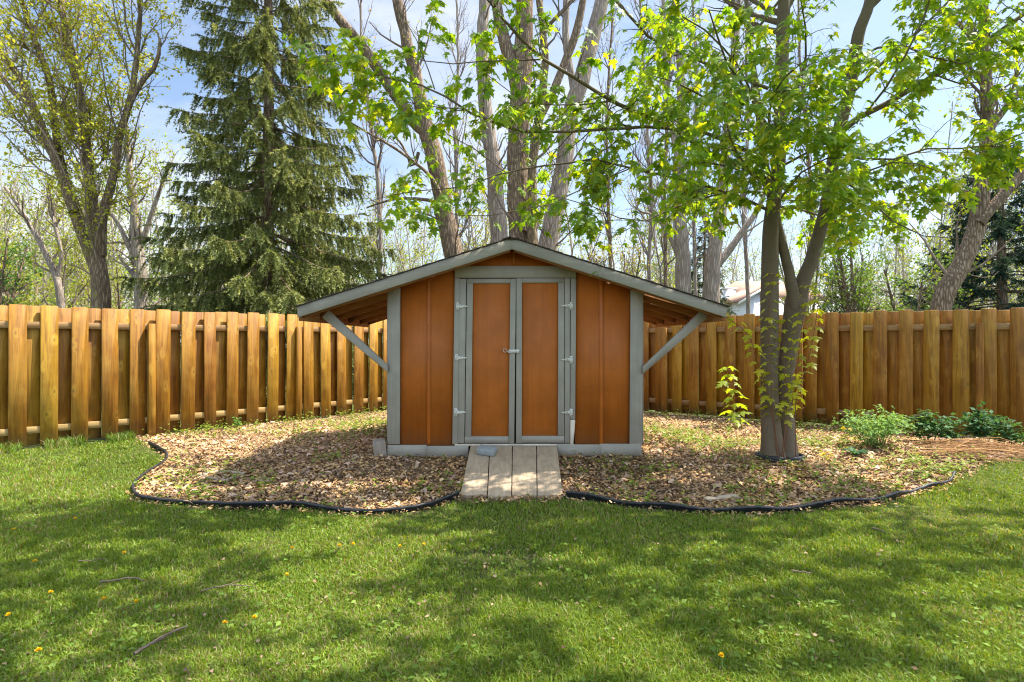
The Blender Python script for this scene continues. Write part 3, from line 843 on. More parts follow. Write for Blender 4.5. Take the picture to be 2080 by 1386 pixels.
# ------------------------------------------------------------------ mulch, weeds, grass (uncountable ground cover)
def ground_points(n, ymin, ymax, k=1.0, w=0.98, pad=0.5, pw=1.0):
    """points spread over the ground the camera looks at, thinning out with distance"""
    u = R.uniform(size=n)
    if abs(pw - 1) < 1e-6: Y = ymin * (ymax / ymin) ** u
    else:
        a = 1 - pw; Y = (ymin ** a + u * (ymax ** a - ymin ** a)) ** (1 / a)
    X = R.uniform(-1, 1, n) * (w * Y + pad)
    return X, Y

def shed_mask(x, y): return (np.abs(x) < 1.36) & (y > 6.14) & (y < 8.5)
def ramp_mask(x, y): return (np.abs(x) < 0.455) & (y > 5.17) & (y < 6.2)
def behind_fence(x, y, pad=0.03):
    dl_ = (x - LA[0]) * NL[0] + (y - LA[1]) * NL[1]; dr_ = (x - RA[0]) * NR[0] + (y - RA[1]) * NR[1]
    return (dl_ < pad) | (dr_ < pad)

def mulch():
    X, Y = ground_points(230000, 4.5, 13.2, pw=0.7, w=1.0)
    ex = 0.06 * (vnoise(X * 9, Y * 9, 3) - 0.3)
    k = (in_bed(X, Y) | (in_bed(X, Y + 0.10) & (R.uniform(size=len(X)) < 0.22))) & ~behind_fence(X, Y) & ~shed_mask(X, Y) & ~ramp_mask(X, Y)
    X, Y = X[k], Y[k]; n = len(X)
    Z = height(X, Y) + R.uniform(-.006, .022, n)
    L = R.uniform(.012, .040, n) * (0.8 + .5 * vnoise(X * 2, Y * 2, 8)); W = L * R.uniform(.3, .75, n)
    a = R.uniform(0, 2 * np.pi, n); til = R.normal(size=(n, 2)) * 0.38
    D = unit(np.stack([np.cos(a), np.sin(a), til[:, 0]], 1)); Nn = unit(np.stack([til[:, 1], R.normal(size=n) * .35, np.ones(n)], 1))
    S = unit(np.cross(D, Nn)); Nn = np.cross(S, D)
    curl = R.uniform(-.25, .45, n)
    tv = np.array([[-.5, -.4, 0], [.0, -.5, 1], [.5, -.32, 0], [.5, .34, 0], [.05, .5, 1], [-.5, .38, 0]])
    C3 = np.stack([X, Y, Z], 1)
    V = C3[:, None] + L[:, None, None] * tv[None, :, 0:1] * D[:, None] + W[:, None, None] * tv[None, :, 1:2] * S[:, None] + (L * curl)[:, None, None] * tv[None, :, 2:3] * 0.5 * Nn[:, None]
    F = (np.array([[0, 1, 4, 5], [1, 2, 3, 4]])[None] + (np.arange(n) * 6)[:, None, None]).reshape(-1, 4)
    pal = np.array([[.44, .28, .145], [.52, .35, .19], [.35, .21, .11], [.26, .155, .085], [.56, .41, .25], [.42, .31, .22], [.15, .09, .05], [.42, .25, .12]])
    pr = R.choice(len(pal), n, p=[.2, .15, .18, .14, .08, .09, .08, .08])
    col = pal[pr] * np.array([1.0, .96, .82]) * (.62 + .75 * fbm(X * 1.4, Y * 1.4, 201))[:, None] * (1 + .15 * R.normal(size=(n, 1)))
    mb = MB(); mb.add(V.reshape(-1, 3), F, np.repeat(np.clip(col, .02, .8), 6, 0))
    ns = 420; X, Y = ground_points(ns * 2, 4.7, 11, pw=.8); k = in_bed(X, Y) & ~behind_fence(X, Y, .1) & ~shed_mask(X, Y) & ~ramp_mask(X, Y)
    L_ = []
    for x, y in zip(X[k][:ns], Y[k][:ns]):
        a = R.uniform(0, 6.28); l = R.uniform(.05, .28); d = np.array([math.cos(a) * l, math.sin(a) * l, R.normal() * .02]); c = np.array([x, y, float(height(x, y)) + .02])
        L_.append((np.array([c, c + d * .5 + R.normal(size=3) * .008, c + d]), np.array([.0035, .003, .0018])))
    tubes(mb, L_, 4, (.22, .15, .10), jit=.35)
    # dead leaves among the chips
    n2 = 5200
    X, Y = ground_points(n2 * 3, 4.6, 12.5, pw=0.6)
    k = in_bed(X, Y) & ~behind_fence(X, Y, .06) & ~shed_mask(X, Y) & ~ramp_mask(X, Y); X, Y = X[k][:n2], Y[k][:n2]; n2 = len(X)
    a = R.uniform(0, 2 * np.pi, n2)
    leaves(mb, np.stack([X, Y, height(X, Y) + R.uniform(.008, .03, n2)], 1), np.stack([np.cos(a), np.sin(a), R.normal(size=n2) * .3], 1),
           np.stack([R.normal(size=n2) * .4, R.normal(size=n2) * .4, np.ones(n2)], 1), R.uniform(.04, .085, n2), mixcol(n2, (.30, .17, .10), (.50, .36, .26), .2), STAR_V, STAR_F)
    o = mb.build('mulch', M['mulchchip']); o['kind'] = 'stuff'
mulch()

def grass():
    mb = MB()
    def blades(X, Y, hgt, wid, lean, colA, colB):
        n = len(X); Z = height(X, Y) - 0.012
        a = R.uniform(0, 2 * np.pi, n); side = np.stack([np.cos(a), np.sin(a), np.zeros(n)], 1)
        b = R.uniform(0, 2 * np.pi, n); ld = np.stack([np.cos(b), np.sin(b), np.zeros(n)], 1) * (lean * R.uniform(.2, 1.3, n))[:, None]
        up = np.array([0, 0, 1.0])
        p0 = np.stack([X, Y, Z], 1)
        p1 = p0 + hgt[:, None] * (0.55 * up + 0.35 * ld); p2 = p0 + hgt[:, None] * (0.92 * up * (1 - .35 * np.minimum(np.linalg.norm(ld, axis=1), 1)[:, None]) + 1.05 * ld)
        w = wid[:, None] * side
        V = np.stack([p0 - w, p0 + w, p1 + w * .8, p1 - w * .8, p2], 1)
        i = np.arange(n) * 5
        t = R.uniform(size=(n, 1)); patch = fbm(X * 1.1, Y * 1.1, 21)[:, None]
        c = np.array(colA) * (1 - t) + np.array(colB) * t
        c = c * (0.72 + .6 * patch) * (1 + .12 * R.normal(size=(n, 1)))
        dry = R.uniform(size=n) < 0.08 + 0.14 * (patch[:, 0] > .56)
        c[dry] = mixcol(int(dry.sum()), (.26, .21, .09), (.36, .30, .17))
        C = np.repeat(np.clip(c, .01, .6), 5, 0)
        mb.add(V.reshape(-1, 3), np.stack([i, i + 1, i + 2, i + 3], 1), C)
        mb.more(np.stack([i + 3, i + 2, i + 4], 1), mb.n - 5 * n)
    X, Y = ground_points(820000, 1.75, 12.5, pw=1.55, w=1.0, pad=0.7)
    dens = fbm(X * 2.3, Y * 2.3, 31)
    k = ~in_bed(X, Y) & ~ramp_mask(X, Y) & ~behind_fence(X, Y, .05) & ~((np.abs(X) < 1.4) & (Y > 6))
    edge = (Y > 4.4) & (np.abs(X) < 3.5) & in_bed(X, Y + 0.10)
    k &= ~(edge & (R.uniform(size=len(X)) < .55))
    bare = ((X + .15) ** 2 / .09 + (Y - 3.75) ** 2 / .05) < 1 + 1.2 * vnoise(X * 9, Y * 9, 4)
    k &= ~(bare & (R.uniform(size=len(X)) < .62))
    k &= R.uniform(size=len(X)) < np.clip(.35 + 1.3 * dens, .2, 1)
    X, Y = X[k], Y[k]; n = len(X)
    hn = fbm(X * 1.7, Y * 1.7, 44)
    hgt = (.012 + .062 * hn ** 1.4) * R.uniform(.55, 1.35, n)
    wid = (.0013 + .00038 * Y) * R.uniform(.7, 1.4, n)
    blades(X, Y, hgt, wid, 0.75, (.115, .200, .016), (.215, .300, .032))
    # tall uncut tufts along the left fence foot
    s = R.uniform(-2.5, 2.0, 5200); off = np.abs(R.normal(size=5200)) * .14 + .05
    tuft = vnoise(s * 3.1, s * 0, 2) > .38
    q = LA[None] + LD[None] * s[:, None] + NL[None] * off[:, None]; q = q[tuft]
    m_ = ~in_bed(q[:, 0], q[:, 1]); q = q[m_]
    blades(q[:, 0], q[:, 1], R.uniform(.06, .20, len(q)), np.full(len(q), .004), .7, (.09, .18, .022), (.17, .26, .045))
    o = mb.build('lawn_grass', M['grassblade']); o['kind'] = 'stuff'
    # broad leaved lawn weeds and fallen bits lying in the grass
    mb = MB()
    n = 9000; X, Y = ground_points(n, 1.8, 8, pw=1.5, w=1.0, pad=.6); k = ~in_bed(X, Y) & (fbm(X * 1.5, Y * 1.5, 77) > .47) & ~behind_fence(X, Y, .05); X, Y = X[k], Y[k]; n = len(X)
    a = R.uniform(0, 2 * np.pi, n)
    leaves(mb, np.stack([X, Y, height(X, Y) + R.uniform(.0, .03, n)], 1), np.stack([np.cos(a), np.sin(a), R.uniform(-.2, .5, n)], 1), np.stack([R.normal(size=n) * .4, R.normal(size=n) * .4, np.ones(n)], 1),
           R.uniform(.014, .042, n), mixcol(n, (.10, .19, .025), (.18, .26, .045)))
    o = mb.build('lawn_weeds', M['plantleaf']); o['kind'] = 'stuff'
    mb = MB()
    n = 1500; X, Y = ground_points(n, 1.8, 7.5, pw=1.4, w=1.0, pad=.6); k = ~in_bed(X, Y) & ~ramp_mask(X, Y) & ((fbm(X * 1.3, Y * 1.3, 91) > .5) | (R.uniform(size=n) < .25)) & ~behind_fence(X, Y, .05); X, Y = X[k], Y[k]
    n0 = 70; X = np.concatenate([X, R.normal(size=n0) * .24 - .15]); Y = np.concatenate([Y, 3.75 + R.normal(size=n0) * .17]); n = len(X)
    a = R.uniform(0, 2 * np.pi, n)
    leaves(mb, np.stack([X, Y, height(X, Y) + R.uniform(.004, .028, n)], 1), np.stack([np.cos(a), np.sin(a), R.normal(size=n) * .3], 1), np.stack([R.normal(size=n) * .5, R.normal(size=n) * .5, np.ones(n)], 1),
           R.uniform(.010, .034, n), mixcol(n, (.19, .115, .065), (.32, .23, .145), .2))
    o = mb.build('fallen_leaves', M['mulchchip']); o['kind'] = 'stuff'
grass()

def bed_weeds():
    mb = MB()
    n = 42000; X, Y = ground_points(n, 4.7, 12.5, pw=0.7)
    dl_ = (X - LA[0]) * NL[0] + (Y - LA[1]) * NL[1]; dr_ = (X - RA[0]) * NR[0] + (Y - RA[1]) * NR[1]
    nearf = np.exp(-np.minimum(dl_, dr_) / .35)
    pat = fbm(X * 1.9, Y * 1.9, 61)
    # patches: beside the left wall, right of the shed and along the fences
    patch = np.exp(-((X + 2.3) ** 2 / .55 + (Y - 8.9) ** 2 / .9)) + np.exp(-((X - 2.3) ** 2 / .25 + (Y - 7.9) ** 2 / .5)) + np.exp(-((X - 4.9) ** 2 / .8 + (Y - 6.1) ** 2 / .12)) + .8 * np.exp(-((X - 3.9) ** 2 / .4 + (Y - 7.6) ** 2 / .3))
    pr = .022 + .95 * nearf * (pat > .36) + .8 * patch * (pat > .36) + .20 * (pat > .58)
    k = in_bed(X, Y) & ~behind_fence(X, Y, .05) & ~shed_mask(X, Y) & ~ramp_mask(X, Y) & (R.uniform(size=n) < pr)
    X, Y = X[k], Y[k]; n = len(X); Z = height(X, Y)
    for j in range(4):
        a = R.uniform(0, 2 * np.pi, n)
        h = R.uniform(.02, .075, n) * (1 + .8 * np.minimum(nearf[k], 1)) * (j + 1) / 3
        leaves(mb, np.stack([X + R.normal(size=n) * .012, Y + R.normal(size=n) * .012, Z + h], 1), np.stack([np.cos(a), np.sin(a), R.uniform(-.3, .5, n)], 1), np.stack([R.normal(size=n) * .4, R.normal(size=n) * .4, np.ones(n)], 1),
               R.uniform(.022, .055, n), mixcol(n, (.12, .21, .025), (.26, .32, .05)))
    o = mb.build('ground_weeds', M['plantleaf']); o['kind'] = 'stuff'
bed_weeds()

# ------------------------------------------------------------------ dandelions, sticks
DAND = [(153, 1062), (252, 1127), (103, 1215), (591, 1122), (683, 1118), (718, 1117), (812, 1118), (859, 1114), (582, 1179), (208, 1232), (466, 1282), (518, 1268), (70, 1155), (1467, 1356), (12, 1262), (30, 1080), (76, 1342), (275, 1240)]
DLAB = ['dandelion in the sunny left lawn nearest to the black edging', 'dandelion between the two short twigs and the edging on the left lawn', 'dandelion left of the pale curved stick', 'leftmost dandelion of the row in front of the ramp gap', 'dandelion second from the left in the row below the mulch',
        'dandelion in the middle of the row below the mulch', 'dandelion left of the rightmost one in the row below the mulch', 'rightmost dandelion of the row below the mulch', 'large orange yellow dandelion alone in the middle left lawn', 'small dandelion just below the pale curved stick',
        'dandelion in the sunlit patch, left of its neighbour', 'dandelion at the right side of the sunlit patch', 'dandelion near the left edge beside the shortest twig', 'lone dandelion on the right half of the lawn at the bottom', 'dandelion cut by the left border of the photograph',
        'dandelion in bright grass near the left fence', 'dandelion closest to the lower left corner', 'small dandelion right of the pale curved stick']
def dandelion(px, py):
    g_ = G(px, py + 6); root = thing('dandelion', DLAB[DAND.index((px, py))], 'flower', g_, 'dandelions scattered over the lawn')
    mb = MB(); h = R.uniform(.035, .06)
    top = g_ + np.array([R.normal() * .01, R.normal() * .01, h])
    tubes(mb, [(np.array([g_, (g_ + top) / 2 + .003, top]), np.array([.002, .002, .002]))], 5, (.16, .22, .06)); mb.build('stem', M['twig'], root)
    mb = MB(); n = 60; a = R.uniform(0, 2 * np.pi, n); e = R.uniform(0.15, 1.3, n)
    leaves(mb, np.repeat(top[None], n, 0), np.stack([np.cos(a) * np.cos(e), np.sin(a) * np.cos(e), np.sin(e)], 1), np.tile([0, 0, 1.0], (n, 1)) + R.normal(size=(n, 3)) * .2, R.uniform(.010, .017, n), mixcol(n, (.75, .48, .01), (.85, .60, .02), .05))
    mb.build('flower_head', M['petal'], root)
for q in DAND: dandelion(*q)
def stick(label, pix, r, forks=()):
    p = np.array([G(*q) for q in pix]); p[:, 2] += r + .022
    p, rr = resample(p, [r, r * .55], 14); p[1:-1, 2] += R.normal(size=12) * .003
    L = [(p, rr)]
    for t, dx, dy in forks:
        i = int(t * 13); L.append((np.array([p[i], p[i] + [dx * .5, dy * .5, .01], p[i] + [dx, dy, .012]]), np.array([r * .6, r * .5, r * .3])))
    mb = MB(); tubes(mb, L, 6, (.17, .125, .095)); o = mb.build('stick', M['twig'], None, smooth=True, loc=p[0]); tag(o, label, 'stick', 'fallen sticks on the lawn')
stick('dark forked stick lying in the grass near the lower left corner', [(272, 1342), (312, 1318), (352, 1296), (379, 1284)], .008, ((.35, .05, .09), (.7, .06, .05)))
stick('pale curved stick on the lawn, leftmost of the fallen sticks', [(203, 1193), (240, 1188), (275, 1184), (291, 1189)], .006)
stick('thin grey twig on the lawn beside the dandelion cluster', [(408, 1210), (440, 1202), (468, 1197), (510, 1201)], .0045, ((.6, .05, .03),))
stick('short twig in the sunny grass of the left lawn', [(160, 1148), (190, 1146), (212, 1144)], .004)
stick('short pale twig on the right lawn in front of the edging break', [(1772, 1080), (1786, 1084), (1798, 1089)], .006)
stick('brown twig on the right lawn among dappled spots of sunlight', [(1608, 1168), (1630, 1171), (1648, 1173)], .005)
stick('long grey twig lying across the mulch left of the ramp', [(680, 962), (720, 959), (765, 962)], .006)

# ------------------------------------------------------------------ bed plants
def ferny(label, px, py, hgt, rad, stems, colA, colB, lsize=.05, name='leafy_plant'):
    g_ = G(px, py); root = thing(name, label, 'plant', g_)
    S = []
    for i in range(stems):
        a = R.uniform(0, 2 * np.pi); d = rad * math.sqrt(R.uniform(0, 1)); h = hgt * (1 - .45 * (d / rad) ** 2) * R.uniform(.75, 1.05)
        e = g_ + np.array([math.cos(a) * d, math.sin(a) * d, h]); b0 = g_ + np.array([math.cos(a) * d * .25, math.sin(a) * d * .25, 0])
        mid = (b0 + e) / 2 + np.array([-math.cos(a) * d * .12, -math.sin(a) * d * .12, h * .12])
        S.append((resample([b0, mid, e], [.004, .002], 8)))
    mb = MB(); tubes(mb, S, 4, (.09, .13, .04)); mb.build('stem', M['twig'], root)
    fr_ = spawn(S, 34, hgt * .25, hgt * .42, .25, (50, 85), -.05, .15, .5, .002, n=4, taper=.55)
    Pt, T = along(fr_, 55, .1)
    n = len(Pt); side = unit(np.cross(T, [0, 0, 1.0]) * R.choice([-1, 1], n)[:, None] + T * .7 + R.normal(size=(n, 3)) * .2)
    mb = MB(); leaves(mb, Pt, side, np.tile([0, 0, 1.0], (n, 1)) + R.normal(size=(n, 3)) * .35, R.uniform(.5, 1.2, n) * lsize, mixcol(n, colA, colB))
    mb.build('foliage', M['plantleaf'], root)
ferny('bright green ferny plant at the foot of the right fence', 1778, 908, .54, .56, 34, (.13, .27, .06), (.26, .40, .13), .038)
ferny('dark green plant against the right fence between ferny bush and shorter clump', 1888, 900, .42, .34, 13, (.045, .12, .04), (.09, .19, .07), .065)
ferny('dark green plant with bluish leaves at the foot of the right fence', 1992, 902, .48, .30, 13, (.04, .115, .045), (.08, .18, .075), .065)
ferny('low dark green plant where the right fence leaves the photograph', 2062, 908, .30, .26, 10, (.045, .12, .04), (.09, .19, .06), .06)
ferny('small green weed growing by the boards of the left fence', 482, 868, .20, .12, 7, (.10, .22, .04), (.16, .30, .07), .05)
def strap(label, px, py):
    g_ = G(px, py); root = thing('strap_leaved_plant', label, 'plant', g_); mb = MB()
    for i in range(22):
        a = R.uniform(0, 2 * np.pi); L = R.uniform(.14, .24); d = np.array([math.cos(a), math.sin(a), 0]); s = np.array([-d[1], d[0], 0])
        t = np.linspace(0, 1, 6); c = g_ + d * (L * t[:, None] * .75) + np.array([0, 0, 1]) * (L * (1.0 * t - .65 * t * t))[:, None]
        w = .020 * np.sin(np.pi * (t * .85 + .12)); V = np.stack([c - s * w[:, None], c + s * w[:, None]], 1).reshape(-1, 3)
        mb.add(V, [[2 * k, 2 * k + 1, 2 * k + 3, 2 * k + 2] for k in range(5)], np.array([.045, .12, .05]) * R.uniform(.7, 1.3))
    mb.build('foliage', M['plantleaf'], root)
strap('dark green strap leaved clump in the mulch right of the maple', 1738, 928)
def maple_shoot(name, label, path, r, per, size, colA, colB, parent=None, tier=None, cat='sapling'):
    p, rr = resample(path, [r, r * .35], 16)
    root = parent if parent is not None else thing(name, label, cat, p[0])
    L = np.linalg.norm(np.diff(p, axis=0), axis=1).sum()
    mb = MB(); lm = MB(); tubes(mb, [(p, rr)], 6, (.16, .075, .04))
    k = max(3, int(L * per)); pet = []
    for t in np.linspace(tier if tier else .25, 1, k):
        i = t * 15; i0 = min(int(i), 14); c = p[i0] + (p[i0 + 1] - p[i0]) * (i - i0); a0 = R.uniform(0, np.pi)
        for s in range(4 if t > .95 else (2 if parent is not None else 3)):
            a = a0 + s * (2.1 if t <= .95 else 1.57) + R.normal() * .35
            out = np.array([math.cos(a), math.sin(a), .45]); pl = R.uniform(.5, .9) * size
            e = c + unit(out) * pl; pet.append((np.array([c, e]), np.array([.0016, .0012])))
            sz_ = size * R.uniform(.7, 1.25) * (1.1 if t < .9 else .75)
            leaves(lm, e[None], unit(np.array([[math.cos(a), math.sin(a), -.55 + R.normal() * .25]])), np.array([[math.cos(a) * .6, math.sin(a) * .6, 1.0]]) + R.normal(size=(1, 3)) * .15, [sz_], mixcol(1, colA, colB), MAPLE_V, MAPLE_F)
    tubes(mb, pet, 4, (.20, .10, .05))
    if parent is not None:
        o = mb.build('sucker', M['twig'], root, smooth=True); o['wl'] = list(root.location)
        lo = lm.build('foliage', M['mapleleaf'], root, smooth=True)
        lo.parent = o
    else: mb.build('stem', M['twig'], root, smooth=True); lm.build('foliage', M['mapleleaf'], root, smooth=True)
b0 = G(1497, 868); 
maple_shoot('maple_sapling', 'young maple sapling with tiers of yellow green leaves before the right fence', [b0, P(1489, 820, b0[1]), P(1486, 785, b0[1]), P(1482, 752, b0[1])], .007, 9.5, .16, (.20, .30, .03), (.30, .38, .04), tier=.1)
b0 = G(1722, 915); maple_shoot('yellow_sapling', 'small sapling with yellow leaves beside the dark strap leaved clump', [b0, b0 + [0.0, 0, .12], b0 + [-.02, 0, .26]], .004, 14, .06, (.42, .34, .02), (.50, .42, .04), tier=.1)
b0 = G(1678, 932); maple_shoot('yellow_seedling', 'tiny yellow leaved seedling nearest to the right of the maple base', [b0, b0 + [0.0, 0, .04], b0 + [.0, 0, .07]], .003, 30, .055, (.42, .36, .03), (.50, .44, .04), tier=.3)
# heap of cut stalks
a = G(1862, 915); root = thing('stalk_heap', 'heap of dry orange stalks lying in front of the right fence', 'plant stalks', a)
L = []
for i in range(75):
    s0 = G(R.uniform(1840, 1960), R.uniform(905, 935)); s1 = G(R.uniform(2020, 2180), R.uniform(912, 948)); m_ = (s0 + s1) / 2 + R.normal(size=3) * .03
    z = R.uniform(.01, .09); L.append(resample([s0 + [0, 0, z], m_ + [0, 0, z + .03], s1 + [0, 0, R.uniform(.005, .05)]], [.003, .0015], 9))
mb = MB(); tubes(mb, L, 4, (.34, .19, .085), jit=.3); mb.build('stalks', M['twig'], root)

# ------------------------------------------------------------------ the maple in the bed
def maple():
    base = G(1578, 935); Y0 = base[1] + .12
    root = thing('maple_tree', 'young maple with forked grey trunk and big fresh green leaves right of the shed', 'tree', base)
    low = base[2] - .08
    bl = np.array([P(1570, 935, Y0)[0], Y0, low])
    br = np.array([P(1600, 935, Y0)[0], Y0 + .03, low])
    tl = [bl] + [P(x, y, Y0) for x, y in ((1568, 900), (1563, 800), (1563, 700), (1563, 628), (1564, 540), (1566, 462), (1573, 400), (1582, 323), (1585, 255), (1587, 185), (1591, 46), (1600, -150))]
    trunk1 = resample(tl, [.165, .112, .094, .092, .098, .09, .085, .075, .072, .072, .072, .068, .05], 56)
    tr = [br] + [P(x, y, Y0 + .05) for x, y in ((1598, 890), (1592, 800), (1602, 710), (1616, 620), (1620, 600))]
    trunk2 = resample(tr, [.145, .100, .088, .094, .118, .108], 30)
    stem3 = resample([P(x, y, Y0 + .05) for x, y in ((1613, 630), (1632, 570), (1651, 522), (1668, 460), (1680, 410), (1693, 323), (1708, 250), (1725, 185), (1744, 69), (1766, 5), (1795, -150))], [.085, .08, .072, .068, .067, .066, .066, .066, .064, .056, .04], 50)
    stem4 = resample([P(x, y, Y0 + .0) for x, y in ((1616, 628), (1604, 560), (1586, 485), (1573, 430), (1563, 385), (1551, 320), (1545, 277), (1541, 220), (1528, 120), (1510, -60))], [.075, .055, .049, .047, .045, .042, .040, .036, .03, .02], 40)
    B = []
    def br_(pix, r): B.append(limb(pix, Y0, r, wob=.006))
    br_([(1548, 365), (1500, 335, 6.4), (1452, 319, 6.3), (1392, 277, 6.1), (1325, 242, 5.9), (1246, 205, 5.7), (1175, 162, 5.5), (1105, 121, 5.4), (1024, 44, 5.2), (975, -20, 5.1)], [.034, .03, .027, .024, .022, .02, .018, .016, .013, .01])
    br_([(1556, 330), (1450, 275, 6.2), (1330, 258, 5.9), (1206, 263, 5.7), (1125, 269, 5.6), (1044, 263, 5.5), (943, 222, 5.4), (883, 182, 5.3), (802, 162, 5.3), (720, 142, 5.2), (625, 108, 5.2)], [.024, .02, .017, .015, .014, .013, .011, .009, .008, .006, .003])
    br_([(1566, 430), (1460, 385, 6.3), (1340, 355, 6.1), (1279, 343, 6.0), (1222, 323, 6.0), (1133, 333, 5.9), (1028, 351, 5.9), (943, 380, 5.8), (862, 384, 5.8), (745, 410, 5.8)], [.020, .017, .014, .012, .011, .010, .008, .006, .005, .003])
    br_([(1700, 275), (1760, 228, 6.3), (1813, 203, 6.2), (1900, 152, 6.1), (1983, 102, 6.0), (2080, 28, 5.9), (2240, -80, 5.8)], [.034, .032, .030, .027, .024, .021, .014])
    br_([(1588, 338), (1655, 303, 6.1), (1743, 250, 5.8), (1817, 152, 5.4), (1877, 40, 5.1), (1900, -40, 5.0)], [.014, .012, .011, .009, .005])
    br_([(1685, 350), (1748, 392, 6.1), (1790, 430, 5.8), (1840, 466, 5.6), (1896, 484, 5.4), (1962, 486, 5.3)], [.012, .010, .008, .006, .005, .003])
    br_([(1690, 310), (1790, 330, 6.2), (1900, 300, 6.0), (2000, 300, 5.9), (2090, 265, 5.8)], [.014, .012, .010, .008, .004])
    br_([(1555, 350), (1503, 379, 6.2), (1438, 402, 6.0), (1360, 425, 5.8), (1290, 452, 5.7), (1180, 415, 5.6), (1085, 392, 5.6)], [.013, .011, .009, .008, .006, .005, .003])
    br_([(1582, 290), (1525, 200, 5.8), (1468, 110, 5.3), (1440, 20, 4.9)], [.016, .013, .010, .006])
    br_([(1584, 260), (1625, 170, 5.8), (1640, 90, 5.3), (1625, -10, 4.9)], [.014, .012, .009, .006])
    br_([(1560, 180), (1450, 135, 6.2), (1340, 87, 6.0), (1287, 44, 5.9), (1235, -15, 5.9)], [.02, .018, .016, .015, .012])
    br_([(1570, 395, 6.5), (1500, 392, 6.9), (1440, 395, 7.2), (1390, 385, 7.4)], [.016, .014, .010, .004])
    br_([(1575, 420), (1620, 420, 6.5), (1660, 438, 6.6), (1730, 420, 6.7), (1800, 390, 6.7)], [.014, .011, .010, .007, .003])
    br_([(1680, 400), (1760, 350, 6.0), (1830, 330, 5.7), (1910, 350, 5.4)], [.012, .010, .007, .003])
    br_([(1720, 200), (1790, 130, 6.2), (1870, 60, 6.1), (1960, -30, 6.0)], [.02, .016, .013, .010])
    br_([(1555, 300), (1480, 230, 5.9), (1400, 180, 5.5), (1310, 150, 5.3)], [.014, .011, .008, .003])
    br_([(1300, 448, 5.7), (1250, 480, 5.7), (1215, 470, 5.6)], [.005, .004, .003])
    br_([(1246, 205, 5.7), (1150, 215, 5.6), (1060, 205, 5.5), (960, 130, 5.4)], [.009, .007, .005, .003])
    br_([(1105, 121, 5.4), (1000, 125, 5.3), (890, 130, 5.3), (800, 100, 5.3)], [.008, .006, .005, .003])
    br_([(883, 182, 5.3), (850, 90, 5.2), (815, 20, 5.2)], [.006, .004, .003])
    br_([(943, 222, 5.4), (860, 215, 5.4), (800, 205, 5.3), (700, 190, 5.3)], [.006, .005, .004, .002])
    br_([(1028, 351, 5.9), (960, 300, 5.8), (900, 270, 5.8), (850, 225, 5.7)], [.006, .005, .004, .003])
    br_([(1279, 343, 6.0), (1180, 385, 5.9), (1100, 420, 5.8), (960, 440, 5.8), (870, 420, 5.8)], [.007, .006, .005, .004, .003])
    br_([(1566, 440), (1600, 380, 5.7), (1660, 330, 5.2), (1740, 320, 4.8)], [.012, .010, .008, .003])
    br_([(1575, 330), (1560, 240, 5.6), (1590, 160, 5.0), (1640, 120, 4.6)], [.013, .010, .008, .003])
    br_([(1566, 400), (1510, 330, 5.6), (1480, 270, 5.0), (1470, 180, 4.6)], [.012, .010, .007, .003])
    br_([(1690, 330), (1680, 270, 5.7), (1650, 230, 5.2), (1600, 250, 4.8)], [.012, .010, .007, .003])
    br_([(1690, 345), (1700, 400, 5.8), (1740, 440, 5.3)], [.010, .007, .003])
    br_([(1735, 120), (1820, 90, 5.9), (1930, 130, 5.6), (2030, 110, 5.4)], [.014, .011, .008, .003])
    br_([(1900, 152, 6.1), (1960, 170, 5.9), (2060, 150, 5.7)], [.010, .007, .003])
    br_([(1550, 250), (1490, 120, 5.6), (1400, 40, 5.2), (1330, 10, 5.0)], [.012, .010, .007, .003])
    br_([(1545, 360), (1480, 340, 5.6), (1420, 330, 5.2), (1360, 350, 4.9)], [.011, .009, .006, .003])
    tw1 = spawn(B, 7.5, .25, .8, .16, (35, 75), -.02, .16, .5, .006, .45, n=5)
    tw2 = spawn(tw1, 4.0, .12, .38, .3, (35, 70), -.05, .16, .6, .003, .5, n=4)
    mb = MB(); tubes(mb, [trunk1, trunk2], 18, rough=.012); tubes(mb, [stem3, stem4], 14, rough=.01); tubes(mb, B, 8)
    # crown above the frame: limbs going on up
    top1 = spawn([(trunk1[0][-14:], trunk1[1][-14:]), (stem3[0][-14:], stem3[1][-14:]), (stem4[0][-10:], stem4[1][-10:])], 5.0, 2.2, 4.2, .1, (25, 65), .10, .12, .6, .035, .25, n=9, taper=.3)
    tubes(mb, top1, 7)
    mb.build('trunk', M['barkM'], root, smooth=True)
    cb = MB(); a_ = np.linspace(0, 2 * np.pi, 25); cc = (bl + br) / 2
    for dz in (0.0, .03, .055): tubes(cb, [(np.stack([cc[0] + (.262 - dz * .25) * np.cos(a_), cc[1] + (.205 - dz * .2) * np.sin(a_), np.full(25, base[2] - .03 + dz)], 1), np.full(25, .022))], 6)
    cb.build('collar', M['edging'], root, smooth=True)
    mb = MB(); tubes(mb, tw1, 5, (.13, .095, .07)); tubes(mb, tw2, 4, (.15, .10, .065))
    lm = MB()
    def put(tws, spacing, s0, s1):
        Ps = []; Ts = []
        for p, r in tws:
            L = np.linalg.norm(np.diff(p, axis=0), axis=1).sum(); k = max(2, int(L / spacing))
            for t in np.linspace(.22, 1, k):
                i = t * (len(p) - 1); i0 = min(int(i), len(p) - 2)
                c = p[i0] + (p[i0 + 1] - p[i0]) * (i - i0); T = unit(p[i0 + 1] - p[i0])
                m_ = 2 if t < .97 else 4
                for s in range(m_): Ps.append(c); Ts.append(T)
        Ps = np.array(Ps); Ts = np.array(Ts); n = len(Ps)
        side = unit(np.cross(Ts, R.normal(size=(n, 3))) * 1.0 + Ts * .7 + np.array([0, 0, .15]))
        pl = R.uniform(.03, .075, n); e = Ps + side * pl[:, None]; e[:, 2] -= pl * .25
